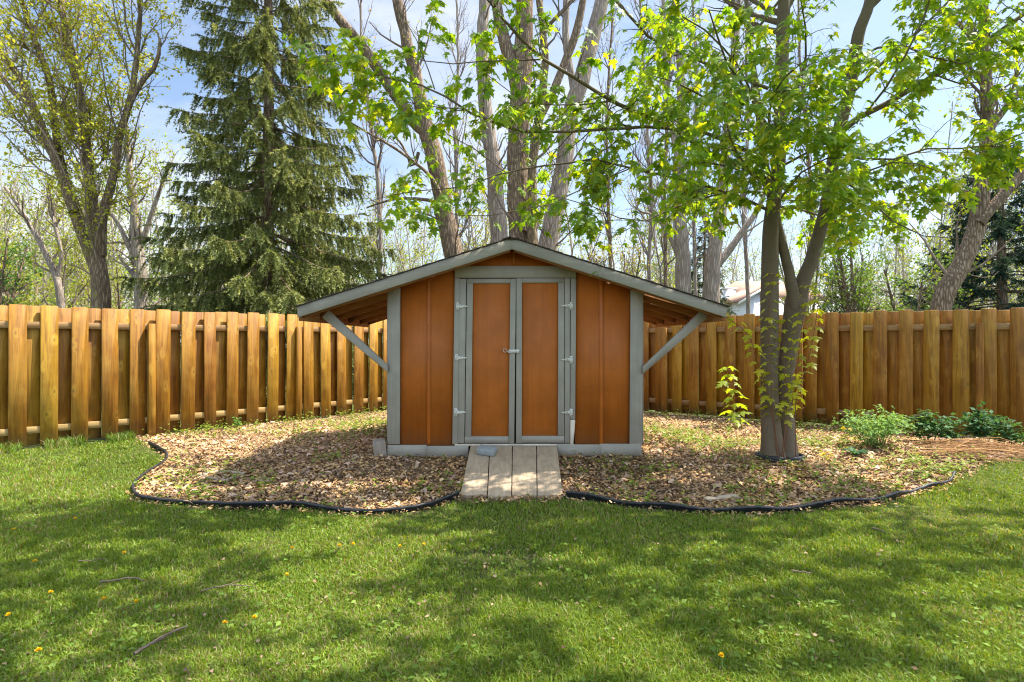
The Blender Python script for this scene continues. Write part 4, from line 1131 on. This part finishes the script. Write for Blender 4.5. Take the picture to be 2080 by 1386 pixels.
        tubes(mb, [(np.array([Ps[i], e[i]]), np.array([.0014, .0011])) for i in range(n)], 3, (.20, .22, .06))
        D = side * np.array([1, 1, .3]); D[:, 2] -= R.uniform(.35, 1.15, n); D = unit(D)
        Nn = side * np.array([1, 1, 0]) * .9 + np.array([0, 0, .8]) + R.normal(size=(n, 3)) * .28
        c = mixcol(n, (.14, .27, .032), (.25, .375, .045), .12)
        young = (R.uniform(size=n) < .22) | ((e[:, 0] < -1.2) & (R.uniform(size=n) < .2))
        c[young] = mixcol(int(young.sum()), (.30, .39, .03), (.42, .45, .04), .08)
        lx = e[:, 0] - SUN[0] / SUN[2] * e[:, 2]; ly = e[:, 1] - SUN[1] / SUN[2] * e[:, 2]
        keep = R.uniform(size=n) > .92 * openings(lx, ly)      # leaves left out so that sun lands on the chosen patches
        leaves(lm, e[keep], D[keep], Nn[keep], R.uniform(s0, s1, n)[keep], c[keep], MAPLE_V, MAPLE_F)
        return n
    n1 = put(tw1, .068, .055, .112); n2 = put(tw2, .054, .048, .102)
    # the crown higher up: unseen leaves set along sun rays to shape ground shade
    up1 = spawn(top1, 4.0, .4, 1.0, .2, (30, 75), 0, .2, .5, .01, .4, n=4)
    tubes(mb, up1, 4, (.13, .095, .07))
    n = 60000
    gx = R.uniform(-6.5, 6.5, n); gy = R.uniform(.6, 7.5, n)
    zz = 4.6 + 5.0 * R.beta(1.6, 1.6, n)
    Pc = np.stack([gx + SUN[0] / SUN[2] * zz, gy + SUN[1] / SUN[2] * zz, zz], 1)
    rad = np.hypot((Pc[:, 0] - 2.5) / 5.6, (Pc[:, 1] - 4.6) / 4.2)
    prob = shade_density(gx, gy) * (rad < 1.0 + .25 * vnoise(gx * 1.3, gy * 1.3, 9))
    # nothing of it hangs into the view of the lens or its neighbours
    vis = (Pc[:, 2] - EYE) < .66 * np.maximum(Pc[:, 1], 0) + .25
    k = (R.uniform(size=n) < prob) & ~vis
    Pc = Pc[k]; n = len(Pc)
    a = R.uniform(0, 2 * np.pi, n)
    um = MB()
    leaves(lm, Pc, np.stack([np.cos(a), np.sin(a), R.uniform(-1.0, -.1, n)], 1), np.stack([R.normal(size=n) * .4, R.normal(size=n) * .4, np.ones(n)], 1), R.uniform(.09, .15, n), mixcol(n, (.075, .185, .022), (.155, .275, .03)), STAR_V, STAR_F)
    mb.build('branch', M['twig'], root, smooth=True)
    lm.build('crown', M['mapleleaf'], root, smooth=True)
    print('MAPLE', n1, n2, n)
    # suckers and climbing shoots round the base
    for path, r in (([(1581, 912), (1563, 812), (1537, 733), (1519, 679), (1468, 640)], .007), ([(1588, 910), (1599, 812), (1592, 740), (1593, 655)], .007),
                    ([(1616, 925), (1617, 812), (1635, 758), (1653, 679), (1664, 596), (1666, 560)], .006), ([(1590, 912), (1610, 815), (1622, 720), (1632, 640), (1642, 585)], .006), ([(1586, 912), (1572, 855), (1566, 760), (1560, 650), (1572, 560)], .005)):
        maple_shoot('', '', [P(x, y, Y0 - .16) if i else np.array([P(x, y, Y0 - .13)[0], Y0 - .13, base[2]]) for i, (x, y) in enumerate(path)], r, 8.0, .088, (.30, .36, .035), (.44, .46, .06), parent=root, tier=.28)

SUNNY = [(620, 985, 1.0, .16), (760, 985, .6, .15), (470, 960, .5, .3), (1000, 985, .5, .24), (1100, 985, .5, .24), (520, 1085, .45, .09), (860, 1130, .32, .07), (640, 1150, .25, .07), (840, 1280, .22, .10), (930, 1265, .2, .06), (250, 1105, .4, .10), (60, 1210, .4, .10),
         (150, 980, .9, .5), (1180, 1060, .35, .07), (1440, 1113, .28, .09), (1600, 1128, .35, .07), (1520, 1185, .38, .07), (1720, 1165, .3, .08), (1860, 1205, .35, .08), (1960, 1240, .3, .10), (1420, 1230, .2, .06), (1570, 1290, .22, .10), (1560, 1335, .22, .06), (1900, 1010, .6, .16),
         (1760, 1062, .4, .07), (1990, 1055, .6, .14), (1560, 985, .5, .22), (1360, 960, .35, .25), (1760, 950, .4, .2), (330, 1170, .3, .07), (700, 1085, .3, .06), (1290, 1045, .3, .06), (1650, 1240, .25, .07), (2040, 1180, .3, .1), (1330, 1330, .18, .06), (420, 1330, .2, .06)]
SUNW = [(G(a, b)[0], G(a, b)[1], c, d) for a, b, c, d in SUNNY]
def openings(gx, gy):
    o = np.zeros(np.shape(gx))
    w = .75 + .5 * vnoise(gx * 5, gy * 7, 150)
    for x, y, a, b in SUNW:
        o = np.maximum(o, np.exp(-(((gx - x) / a) ** 2 + ((gy - y) / b) ** 2) * w))
    return sm(.25, .65, o)

def shade_density(gx, gy):
    """how thick the unseen crown is made along the sun ray that lands at (gx, gy): clumps and openings"""
    a = fbm(gx * .75 + 3, gy * 1.5 + 1, 131, 2); b = vnoise(gx * 2.4, gy * 4.2, 140)
    d = sm(.42, .58, a * .62 + b * .38)
    d = d * (1 - .97 * openings(gx, gy))
    d = d * (1 - .9 * sm(-3.0, -4.6, gx) * sm(4.6, 5.4, gy))
    return d * .52

maple()

# ------------------------------------------------------------------ conifers
def spruce(label, px, Y, z0, ztop, rad, colA, colB, dens=1.0, lean=0.0, seed=1, name='spruce_tree', zmax=None, blen=None, base_px=None, nneed=38, droop=1.0, open_top=1.0):
    x0 = (px - CX) / FPX * Y
    root = thing(name, label, 'tree', (x0, Y, float(height(x0, Y))))
    zt = np.linspace(0, ztop, 40); trunk = (np.stack([x0 + .02 * np.sin(zt), np.full(40, Y), zt], 1), .17 * (1 - zt / (ztop + .3)) + .015)
    mb = MB(); tubes(mb, [trunk], 12, rough=.02)
    br = []; lat = []
    z = z0
    while z < ztop - .3:
        f = (ztop - z) / (ztop - z0); Lm = rad * (f ** .92)
        k = int(5 + 3 * min(1, f + .3))
        a0 = R.uniform(0, 6.28)
        for j in range(k):
            a = a0 + j * 6.283 / k + R.normal() * .2; L = Lm * R.choice([R.uniform(.6, .85), R.uniform(.85, 1.0), R.uniform(.95, 1.18)]); n = 9; t = np.linspace(0, 1, n)
            zz = z + R.normal() * .08 + L * (.10 * t - droop * .62 * t ** 1.3 * (.35 + .65 * f) + .26 * t ** 3)
            wob = R.normal() * .12
            pts = np.stack([x0 + np.cos(a + wob * t) * L * t, Y + np.sin(a + wob * t) * L * t, zz], 1)
            br.append((pts, np.linspace(.030 * (.4 + .6 * f), .004, n)))
        z += R.uniform(.20, .46) / dens ** .4 * (1.0 if f > .72 else open_top)
    tubes(mb, br, 5)
    mb.build('trunk', M['barkA'], root, smooth=True)
    # branchlets: side sprays, plus hanging ones
    S = []; Dd = []; Ll = []; Tn = []
    for pts, r in br:
        L = np.linalg.norm(np.diff(pts, axis=0), axis=1).sum()
        k = int(L * 26 * dens) + 5
        t = R.uniform(.12 if pts[0, 2] < z0 + .28 * (ztop - z0) else .2, 1, k) ** .8; i = np.clip((t * 8).astype(int), 0, 7); fr_ = t * 8 - i
        c = pts[i] + (pts[i + 1] - pts[i]) * fr_[:, None]; T = unit(pts[i + 1] - pts[i])
        side = unit(np.cross(T, [0, 0, 1.0])) * R.choice([-1, 1], k)[:, None]
        hang = R.uniform(.25, 1.5, k)[:, None] * droop
        d = unit(side * R.uniform(.3, 1, (k, 1)) + T * R.uniform(.2, .9, (k, 1)) - np.array([0, 0, 1]) * hang)
        S.append(c); Dd.append(d); Ll.append(R.uniform(.22, .60, k) * (1.1 - .45 * t)); Tn.append(T)
        S.append(pts[-1:]); Dd.append(unit(pts[-1:] - pts[-2:-1])); Ll.append(np.array([.25])); Tn.append(T[-1:])
    S = np.vstack(S); Dd = np.vstack(Dd); Ll = np.concatenate(Ll); n = len(S)
    K = nneed
    t = R.uniform(0, 1, (n, K))
    sag = -.30 * t ** 2 * Ll[:, None]
    B0 = S[:, None] + Dd[:, None] * (Ll[:, None] * t)[..., None]; B0[..., 2] += sag
    rnd = unit(R.normal(size=(n, K, 3)))
    nd = unit(Dd[:, None] * .75 + rnd * .75)
    ln = R.uniform(.04, .085, (n, K)); wd = .0115
    sd = unit(np.cross(nd, R.normal(size=(n, K, 3)))) * wd
    V = np.stack([B0 - sd, B0 + sd, B0 + nd * ln[..., None]], 2).reshape(-1, 3)
    F = np.arange(len(V)).reshape(-1, 3)
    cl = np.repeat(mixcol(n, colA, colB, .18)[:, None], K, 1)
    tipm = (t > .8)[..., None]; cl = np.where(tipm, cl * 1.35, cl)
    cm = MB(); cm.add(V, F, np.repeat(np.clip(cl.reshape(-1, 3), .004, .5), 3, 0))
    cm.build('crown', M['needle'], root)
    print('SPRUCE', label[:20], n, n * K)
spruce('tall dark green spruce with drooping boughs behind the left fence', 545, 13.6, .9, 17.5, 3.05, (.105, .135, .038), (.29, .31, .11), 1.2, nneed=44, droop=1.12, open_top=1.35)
spruce('dark blue green spruce behind the leaning tree at the far right', 2035, 16.0, .6, 7.4, 3.2, (.018, .042, .030), (.042, .080, .052), 1.1, nneed=36, droop=.55)
spruce('distant spruce between the bare trunks right of the shed roof', 1432, 25.0, .6, 6.8, 1.7, (.035, .055, .025), (.075, .095, .04), .8, nneed=26, droop=.7)

# ------------------------------------------------------------------ leafless and budding trees
def tree(label, limbs, mat, cat='tree', name='tree', br=(1.0, .8, 2.2), tw=(2.4, .35, 1.1), fine=(0, .2, .5), leaf=None, up=.16, tcol=(.17, .13, .105), sides=12, rough=.03, tmin=.25, rmaxb=.035):
    """limbs: list of (pts, radii); br / tw / fine = (per metre, min, max) of branches, twigs, fine twigs; leaf = (per metre, size lo, hi, colour A, colour B)"""
    base = limbs[0][0][0]
    root = thing(name, label, cat, base)
    mb = MB(); tubes(mb, limbs, sides, rough=rough)
    b1 = spawn(limbs, br[0] * 1.5, br[1], br[2], tmin, (25, 60), up, .16, .5, rmaxb, .3, n=7)
    b2 = spawn(b1, tw[0] * 1.35, tw[1], tw[2], .15, (25, 60), up * .8, .2, .55, .011, .4, n=5)
    b3 = spawn(b2, fine[0] * 1.5, fine[1], fine[2], .2, (25, 65), up * .5, .2, .6, .005, .5, n=4) if fine[0] else []
    mb.build('trunk', mat, root, smooth=True)
    cm = MB(); tubes(cm, b1, 6, tcol, jit=.15); tubes(cm, b2, 4, tcol, jit=.2)
    if b3: tubes(cm, b3, 3, tcol, jit=.2)
    cm.build('crown', M['twig'], root, smooth=True)
    if leaf:
        Pt, T = along(b2 + b3, leaf[0] * 1.5, .2)
        n = len(Pt)
        D = unit(R.normal(size=(n, 3)) + np.array([0, 0, -.3])); lm = MB()
        leaves(lm, Pt + R.normal(size=(n, 3)) * .03, D, R.normal(size=(n, 3)), R.uniform(leaf[1], leaf[2], n), mixcol(n, leaf[3], leaf[4], .15))
        lm.build('foliage', M['budleaf'], root)
    return root
def down(px, py, Y):
    """base of a trunk that meets the ground out of sight below (px, py)"""
    p = P(px, py, Y); return np.array([p[0], Y, float(height(p[0], Y)) - .05])
def trunk_from(px, py, Y, pix, rad, wob=.01, n=None):
    pts = [down(px, py, Y)] + [P(q[0], q[1], q[2] if len(q) > 2 else Y) for q in pix]
    L = np.linalg.norm(np.diff(np.array(pts), axis=0), axis=1).sum()
    p, r = resample(pts, rad, n or max(8, int(L * 3)))
    p[1:-1] += R.normal(size=p[1:-1].shape) * wob
    return p, r
YG = (.28, .35, .03), (.42, .44, .05)
# left ash with several leaders
Y = 13.0
lm_ = [trunk_from(208, 640, Y, [(205, 600), (202, 545), (196, 490), (180, 380), (172, 250), (150, 120), (118, -20), (80, -160)], [.21, .19, .165, .13, .088, .078, .066, .052, .035]),
       limb([(200, 560), (178, 505), (150, 430), (128, 350), (112, 260), (100, 160), (70, 80), (30, -40)], Y, [.13, .118, .102, .086, .076, .068, .058, .04]),
       limb([(150, 430), (115, 330), (75, 235), (45, 165), (15, 125), (-40, 60)], Y - .6, [.10, .09, .08, .07, .06, .04]),
       limb([(206, 520), (208, 445), (232, 350), (243, 275), (262, 215), (275, 140), (284, 40), (290, -90)], Y, [.105, .10, .088, .08, .07, .058, .045, .03]),
       limb([(262, 215), (285, 170), (318, 130), (325, 80)], Y, [.06, .055, .045, .03]),
       limb([(196, 490), (188, 400), (178, 300), (165, 200), (135, 100), (128, 0)], Y + .5, [.10, .09, .08, .07, .06, .05])]
tree('tall ash with several upright limbs and tiny yellow green leaves behind the left fence', lm_, M['barkL'], br=(2.4, .9, 3.6), tw=(3.6, .4, 1.4), fine=(3.0, .2, .6), leaf=(10, .045, .095, (.34, .40, .03), (.50, .50, .06)), rmaxb=.022, tcol=(.22, .17, .125))
# second tree left edge
Y = 17.0
tree('thin pale tree with yellow green buds standing between the ash and left edge', [trunk_from(128, 640, Y, [(122, 600), (112, 560), (85, 500), (50, 440), (10, 380)], [.12, .10, .09, .075, .06, .04]), limb([(115, 570), (125, 520), (110, 450), (95, 380)], Y, [.06, .055, .05, .03])],
     M['barkP'], br=(1.7, .7, 2.0), tw=(3, .3, 1.0), fine=(2, .2, .5), leaf=(7, .045, .09, *YG))
Y = 18.0
tree('pale trunk tree with spring leaves between the ash and the spruce', [trunk_from(287, 640, Y, [(286, 600), (284, 540), (278, 480), (272, 420), (262, 330), (256, 240)], [.20, .18, .17, .16, .12, .09, .05]), limb([(284, 540), (262, 500), (240, 455), (215, 420)], Y, [.10, .08, .06, .04]), limb([(283, 510), (300, 460), (320, 400), (345, 330)], Y, [.09, .08, .06, .04]), limb([(286, 580), (262, 548), (240, 520)], Y, [.08, .06, .03])],
     M['barkP'], br=(1.6, .8, 2.2), tw=(3, .3, 1.0), fine=(2, .2, .5), leaf=(8, .045, .09, *YG))
# trunks behind the shed
Y = 15.0
tree('leaning brown trunk forking in two behind the left slope of the shed roof', [trunk_from(945, 640, Y, [(935, 580), (921, 517), (905, 440), (893, 370), (878, 305), (863, 255), (850, 182), (826, 81), (800, -30), (770, -200)], [.27, .26, .25, .24, .23, .23, .21, .17, .15, .13, .08]),
      limb([(868, 270), (842, 250), (818, 215), (794, 182), (741, 101), (690, 40), (640, -30), (560, -120)], Y, [.17, .16, .15, .14, .135, .125, .115, .08]),
      limb([(905, 420), (880, 365), (848, 335), (800, 300), (730, 260), (690, 235)], Y - .4, [.05, .045, .04, .035, .025, .015]),
      limb([(895, 415), (860, 405), (800, 405), (745, 422)], Y - .2, [.05, .045, .03, .02]),
      limb([(850, 310), (838, 345), (820, 300), (760, 220)], Y + .4, [.05, .04, .03, .02])],
     M['barkA'], br=(.9, .8, 2.2), tw=(2.2, .3, 1.1), fine=(1.2, .2, .5), leaf=(1.6, .035, .07, *YG))
Y = 16.5
tree('pale weathered trunk with a broken face just left of the shed ridge', [trunk_from(1018, 640, Y, [(1016, 560), (1013, 490), (1008, 420), (1003, 330), (990, 260), (982, 170), (978, 90), (985, 0), (990, -120)], [.30, .28, .26, .25, .22, .20, .19, .17, .15, .1])],
     M['barkP'], br=(.7, .8, 2.0), tw=(2, .3, 1.0), fine=(1, .2, .5))
Y = 14.6
tree('thick brown cottonwood trunk rising straight behind the shed ridge', [trunk_from(1060, 640, Y, [(1059, 560), (1056, 476), (1052, 400), (1051, 323), (1055, 250), (1058, 182), (1064, 100), (1066, 0), (1070, -180)], [.31, .30, .29, .27, .26, .27, .26, .24, .21, .15]),
      limb([(1056, 200), (1042, 140), (1025, 85), (1012, 30), (1000, -60)], Y, [.20, .18, .16, .14, .10]),
      limb([(1072, 470), (1078, 400), (1082, 330), (1092, 250), (1120, 195), (1150, 120), (1172, 60), (1190, -30)], Y - .3, [.13, .12, .11, .11, .10, .10, .10, .08])],
     M['barkA'], br=(.8, .8, 2.2), tw=(2.2, .3, 1.1), fine=(1.2, .2, .5), leaf=(1.0, .035, .07, *YG))
Y = 14.2
tree('slender trunk with yellow lichen right of the thick cottonwood', [trunk_from(1085, 640, Y, [(1082, 520), (1082, 420), (1084, 320), (1098, 230), (1106, 140), (1102, 60), (1092, -20), (1085, -150)], [.13, .12, .11, .10, .10, .095, .085, .075, .05]), limb([(1106, 60), (1140, 25), (1180, -15)], Y, [.05, .045, .03])],
     M['barkG'], br=(1.0, .7, 2.0), tw=(2.2, .3, 1.0), fine=(1.2, .2, .5))
Y = 17.0
tree('smooth pale trunk leaning right above the right slope of the shed roof', [trunk_from(1100, 640, Y, [(1106, 560), (1114, 497), (1128, 420), (1141, 364), (1150, 300), (1158, 235), (1180, 165), (1200, 90), (1216, 30), (1235, -60), (1250, -180)], [.32, .31, .29, .27, .26, .25, .25, .24, .22, .21, .18, .12]),
      limb([(1150, 290), (1166, 200), (1150, 90), (1150, 0), (1148, -90)], Y + .5, [.12, .11, .11, .10, .08])],
     M['barkP'], br=(.8, .9, 2.4), tw=(2.4, .3, 1.1), fine=(1.2, .2, .5))
# dead pale trunks right of the roof
Y = 18.5
DEAD = [('grey dead trunk, left of the pair above the right roof slope', [(1388, 590), (1386, 520), (1380, 440), (1378, 350), (1384, 250), (1382, 130), (1375, 0), (1370, -120)], [.27, .26, .24, .22, .19, .16, .13, .11, .07], [limb([(1384, 540), (1360, 480), (1330, 440), (1300, 430)], Y, [.09, .07, .05, .03]), limb([(1380, 330), (1360, 230), (1352, 120), (1346, -20)], Y, [.11, .09, .08, .05])]),
        ('grey dead trunk forked to the right, beside the small distant spruce', [(1445, 590), (1450, 520), (1462, 440), (1470, 350), (1480, 250), (1492, 130), (1500, 0), (1505, -100)], [.28, .27, .24, .20, .16, .13, .10, .08, .05], [limb([(1447, 550), (1480, 510), (1512, 465), (1545, 415), (1560, 350)], Y, [.14, .12, .10, .08, .05]), limb([(1455, 500), (1425, 420), (1420, 330), (1428, 200)], Y, [.10, .09, .07, .04])])]
for lab, pix, rad, extra in DEAD:
    tree(lab, [trunk_from(pix[0][0], 640, Y, pix, rad)] + extra, M['barkP'], br=(1.3, .9, 2.6), tw=(2.2, .4, 1.3), fine=(1.4, .2, .6), tcol=(.30, .26, .23), tmin=.3)
# tall thin bare trees
THIN = [(1318, 21.0, [(1318, 560), (1322, 400), (1310, 200), (1300, 0), (1292, -100)], 'leaning slim bare tree directly above the right roof slope', 'p'), (1352, 23.0, [(1352, 560), (1350, 400), (1356, 220), (1365, 60), (1368, -80)], 'straight thin bare tree just left of the dead trunk pair', 'a'),
        (1415, 24.0, [(1412, 560), (1408, 380), (1415, 200), (1408, 20), (1400, -80)], 'straight bare tree rising between the two dead trunks', 'p'), (1520, 23.0, [(1518, 560), (1510, 420), (1520, 260), (1515, 90), (1520, -60)], 'thin bare tree seen just left of the maple trunk', 'p'),
        (1240, 24.0, [(1240, 560), (1236, 420), (1232, 250), (1240, 100), (1250, -60)], 'thin dark bare tree right of the leaning pale trunk', 'a'), (925, 21.0, [(925, 560), (928, 420), (925, 280), (930, 120), (925, -60)], 'thin grey bare tree seen right of the forked brown trunk', 'p'),
        (765, 20.0, [(772, 560), (770, 400), (752, 240), (735, 100), (732, -60)], 'thin bare tree with a few amber leaves right of the spruce', 'y'), (1640, 22.0, [(1640, 560), (1650, 430), (1640, 300), (1625, 120), (1620, -60)], 'thin bare tree seen between the forked maple stems', 'a')]
for px, Y, pix, lab, kind in THIN:
    tree(lab, [trunk_from(px, 640, Y, pix, [.085, .078, .07, .06, .045, .03])], M['barkP' if kind != 'a' else 'barkA'], br=(1.6, 1.0, 2.8), tw=(2.4, .4, 1.4), fine=(1.4, .25, .7), up=.3, tcol=(.24, .20, .18) if kind == 'p' else (.17, .13, .11),
         leaf=(.8, .06, .10, (.45, .22, .02), (.5, .34, .03)) if kind == 'y' else ((1.3, .05, .09, *YG) if kind == 'a' else None))
# right tree with hanging brown seeds
Y = 11.6
rt = [trunk_from(1898, 650, Y, [(1914, 615), (1935, 570), (1960, 520), (1979, 480), (1988, 430), (1993, 385), (2003, 330), (2008, 277), (2004, 180), (1998, 92), (1998, 0), (1995, -140)], [.20, .19, .175, .165, .165, .16, .155, .145, .125, .105, .095, .085, .06]),
      limb([(1988, 455), (2012, 425), (2039, 395), (2062, 370), (2085, 345), (2140, 280)], Y - .1, [.11, .105, .10, .095, .09, .07]),
      limb([(2006, 270), (2035, 230), (2070, 190), (2120, 130)], Y, [.07, .06, .05, .03]), limb([(1985, 400), (1945, 385), (1900, 388), (1850, 400)], Y - .3, [.04, .035, .025, .015]),
      limb([(2000, 120), (1960, 60), (1900, 10), (1850, -60)], Y, [.05, .045, .035, .02])]
t_ = tree('boxelder with leaning dark trunk and hanging brown seed clusters at the right', rt, M['barkA'], br=(1.5, .7, 2.0), tw=(3.0, .3, .9), fine=(2.0, .12, .4), leaf=(7.5, .045, .10, (.17, .27, .03), (.30, .36, .04)))
hang_tw = spawn(rt[1:], 3, .4, 1.2, .1, (40, 80), -.1, .2, .4, .01, n=4)
Pt, T = along(hang_tw, 5, .3); sd = MB(); n = len(Pt); Pt = np.repeat(Pt, 5, 0) + R.normal(size=(n * 5, 3)) * .03 - np.array([0, 0, 1]) * R.uniform(0, .15, (n * 5, 1)); n *= 5
leaves(sd, Pt, np.tile([0, 0, -1.0], (n, 1)) + R.normal(size=(n, 3)) * .3, R.normal(size=(n, 3)), R.uniform(.03, .055, n), mixcol(n, (.36, .20, .10), (.52, .32, .18)))
tubes(sd, hang_tw, 4, (.17, .13, .10)); sd.build('seed_clusters', M['twig'], t_)
# green shrubs and young trees right of the maple, beyond the fence
def bushy(label, px, Y, top, spread, colA, colB, dens, mat='barkA', size=(.05, .10), stems=4, name='tree', stem_h=.5):
    b0 = down(px, 650, Y); H = top - b0[2]; L = []
    for i in range(stems):
        a = R.uniform(0, 6.28); d = spread * R.uniform(.25, .8)
        L.append(resample([b0 + R.normal(size=3) * [.1, .1, 0], b0 + np.array([math.cos(a) * d * .4, math.sin(a) * d * .4, H * .45]), b0 + np.array([math.cos(a) * d, math.sin(a) * d, H * R.uniform(.8, 1)])], [.09, .05, .02], 14))
    return tree(label, L, M[mat], name=name, br=(3.2, spread * .35, spread * .9), tw=(4, .3, .9), fine=(3, .15, .45), leaf=(dens, size[0], size[1], colA, colB), up=.05, tmin=.12, rmaxb=.025, sides=8)
bushy('bushy green young tree beyond the fence right of the maple', 1740, 16.5, 5.0, 1.9, (.10, .21, .03), (.19, .30, .05), 10, stems=5)
bushy('fresh green shrub showing over the fence left of the leaning boxelder', 1850, 15.0, 3.6, 1.3, (.09, .20, .03), (.18, .29, .05), 10, stems=4, name='shrub')
bushy('pale green young tree showing between the maple stems', 1640, 20.0, 4.6, 1.5, (.15, .24, .04), (.26, .32, .07), 7, stems=3)
bushy('yellow green shrub low behind the right slope of the roof', 1265, 19.0, 4.6, 1.7, (.26, .27, .04), (.38, .32, .06), 4.5, stems=5, name='shrub')
bushy('bright yellow green shrub tree at the left edge of the fence', 60, 19.0, 4.2, 2.2, (.24, .31, .03), (.36, .40, .05), 9, stems=5, name='shrub')
bushy('dark green maple bough tree at the left edge above the fence', -20, 14.0, 4.0, .9, (.07, .18, .03), (.13, .24, .04), 9, stems=3, name='shrub')
bushy('yellow green shrub tree low between ash and spruce', 250, 23.0, 4.6, 2.2, (.24, .30, .03), (.36, .38, .06), 8, stems=5, name='shrub')

# ------------------------------------------------------------------ far wood (one mass) and the house
def far_wood():
    mb = MB(); tb = MB()
    L = []; Ps = []
    for i in range(560):
        Y = R.uniform(27, 62); X = R.uniform(-1.05, 1.05) * Y
        if .30 * Y < X < .62 * Y and Y < 48: continue
        H = R.uniform(5, 15) if abs(X) > .45 * Y else R.uniform(4, 12); p0 = np.array([X, Y, -.1])
        st = resample([p0, p0 + [R.normal() * .4, 0, H * .5], p0 + [R.normal() * .8, R.normal() * .5, H]], [.075, .05, .02], 9); L.append(st)
        b1 = spawn([st], 2.6, 1.0, 3.2, .15, (30, 65), .15, .15, .5, .035, .4, n=5); b2 = spawn(b1, 1.6, .5, 1.6, .2, (30, 60), .1, .2, .6, .02, .5, n=4)
        L += b1 + b2
        q, T = along(b1 + b2, 5.2 if X < -8 else 3.6, .2); c = np.array([.33, .37, .055]) * R.uniform(.75, 1.2) * np.array([R.uniform(.7, 1.15), 1, 1])
        n = len(q)
        leaves(mb, q + R.normal(size=(n, 3)) * .12, R.normal(size=(n, 3)), R.normal(size=(n, 3)), R.uniform(.10, .20, n), mixcol(n, c * .8, c * 1.15))
    tubes(tb, L, 4, (.32, .27, .22), jit=.15)
    o = mb.build('distant_woods_leaves', M['budleaf']); o['kind'] = 'stuff'
    o = tb.build('distant_woods', M['twig']); o['kind'] = 'stuff'
far_wood()
def house():
    Y = 40.0; g = lambda px, py, d=0: P(px, py, Y + d)
    root = thing('house', 'white house with tan hipped roof far behind the right fence', 'house', (19, Y, 0))
    wm = m_plain('white_siding', (.72, .74, .78), .7, 0, .05, 3); rm = m_plain('tan_shingle', (.40, .24, .17), .9, 0, .2, 6); tm = m_plain('white_trim', (.78, .78, .78), .6, 0, .04); gl = m_plain('window_glass', (.05, .06, .07), .15)
    gx0, gz0 = P(1500, 606, Y)[0], P(1500, 606, Y)[2]; gx1 = P(1541, 606, Y)[0]; pk = P(1512, 598, Y)
    zE = P(1500, 612, Y)[2]
    xa = P(1499, 600, Y)[0]; xb = xa + 6.5
    mb = MB(); mb.box(((xa + xb) / 2, Y + 4, zE / 2), (xb - xa, 8, zE)); mb.build('wall', wm, root)
    mb = MB(); zr = P(1512, 597, Y)[2] + .1
    V = np.array([[xa - .35, Y - .4, zE], [xb + .35, Y - .4, zE], [xb + .35, Y + 8.4, zE], [xa - .35, Y + 8.4, zE], [xa + 1.4, Y + 4, zr + 1.2], [xb - 1.4, Y + 4, zr + 1.2]])
    mb.add(V, [[0, 1, 5, 4], [2, 3, 4, 5]]); mb.more([[1, 2, 5], [3, 0, 4], [0, 3, 2], [0, 2, 1]], 0); mb.build('roof', rm, root)
    # front gable with its white fascia
    gx = (gx0 + gx1) / 2 - .2; gw = (gx1 - gx0) / 2 + .5
    mb = MB(); mb.prism([(gx - gw, 0), (gx + gw, 0), (gx + gw, zE - .1), (gx, zE + gw * .5), (gx - gw, zE - .1)], Y - 2.2, Y - .01); mb.build('gable_wall', wm, root)
    for s in (-1, 1):
        mb = MB(); pl = [(gx, zE + gw * .5 + .05), (gx + s * (gw + .3), zE - .25), (gx + s * (gw + .3), zE - .10), (gx, zE + gw * .5 + .22)]
        if s > 0: pl = pl
        else: pl = pl[::-1]
        mb.prism(pl, Y - 2.5, Y + 1.0); mb.build('gable_roof', rm, root)
        mb = MB(); pl = [(gx, zE + gw * .5 - .12), (gx + s * (gw + .3), zE - .42), (gx + s * (gw + .3), zE - .24), (gx, zE + gw * .5 + .06)]
        if s < 0: pl = pl[::-1]
        mb.prism(pl, Y - 2.55, Y - 2.44); mb.build('bargeboard', tm, root)
    mb = MB(); cxp = P(1496, 590, Y)[0]; mb.box((cxp, Y + 1.5, 2.6), (.8, .8, 5.2)); mb.box((cxp, Y + 1.5, 5.25), (.95, .95, .12)); mb.build('chimney', wm, root)
    for wx in (2.2, 4.3):
        mb = MB(); mb.box((xa + wx + 1, Y - .02, 2.0), (1.2, .06, 1.3)); mb.build('window', gl, root)
house()
print('SCENE BUILT', len(bpy.data.objects))
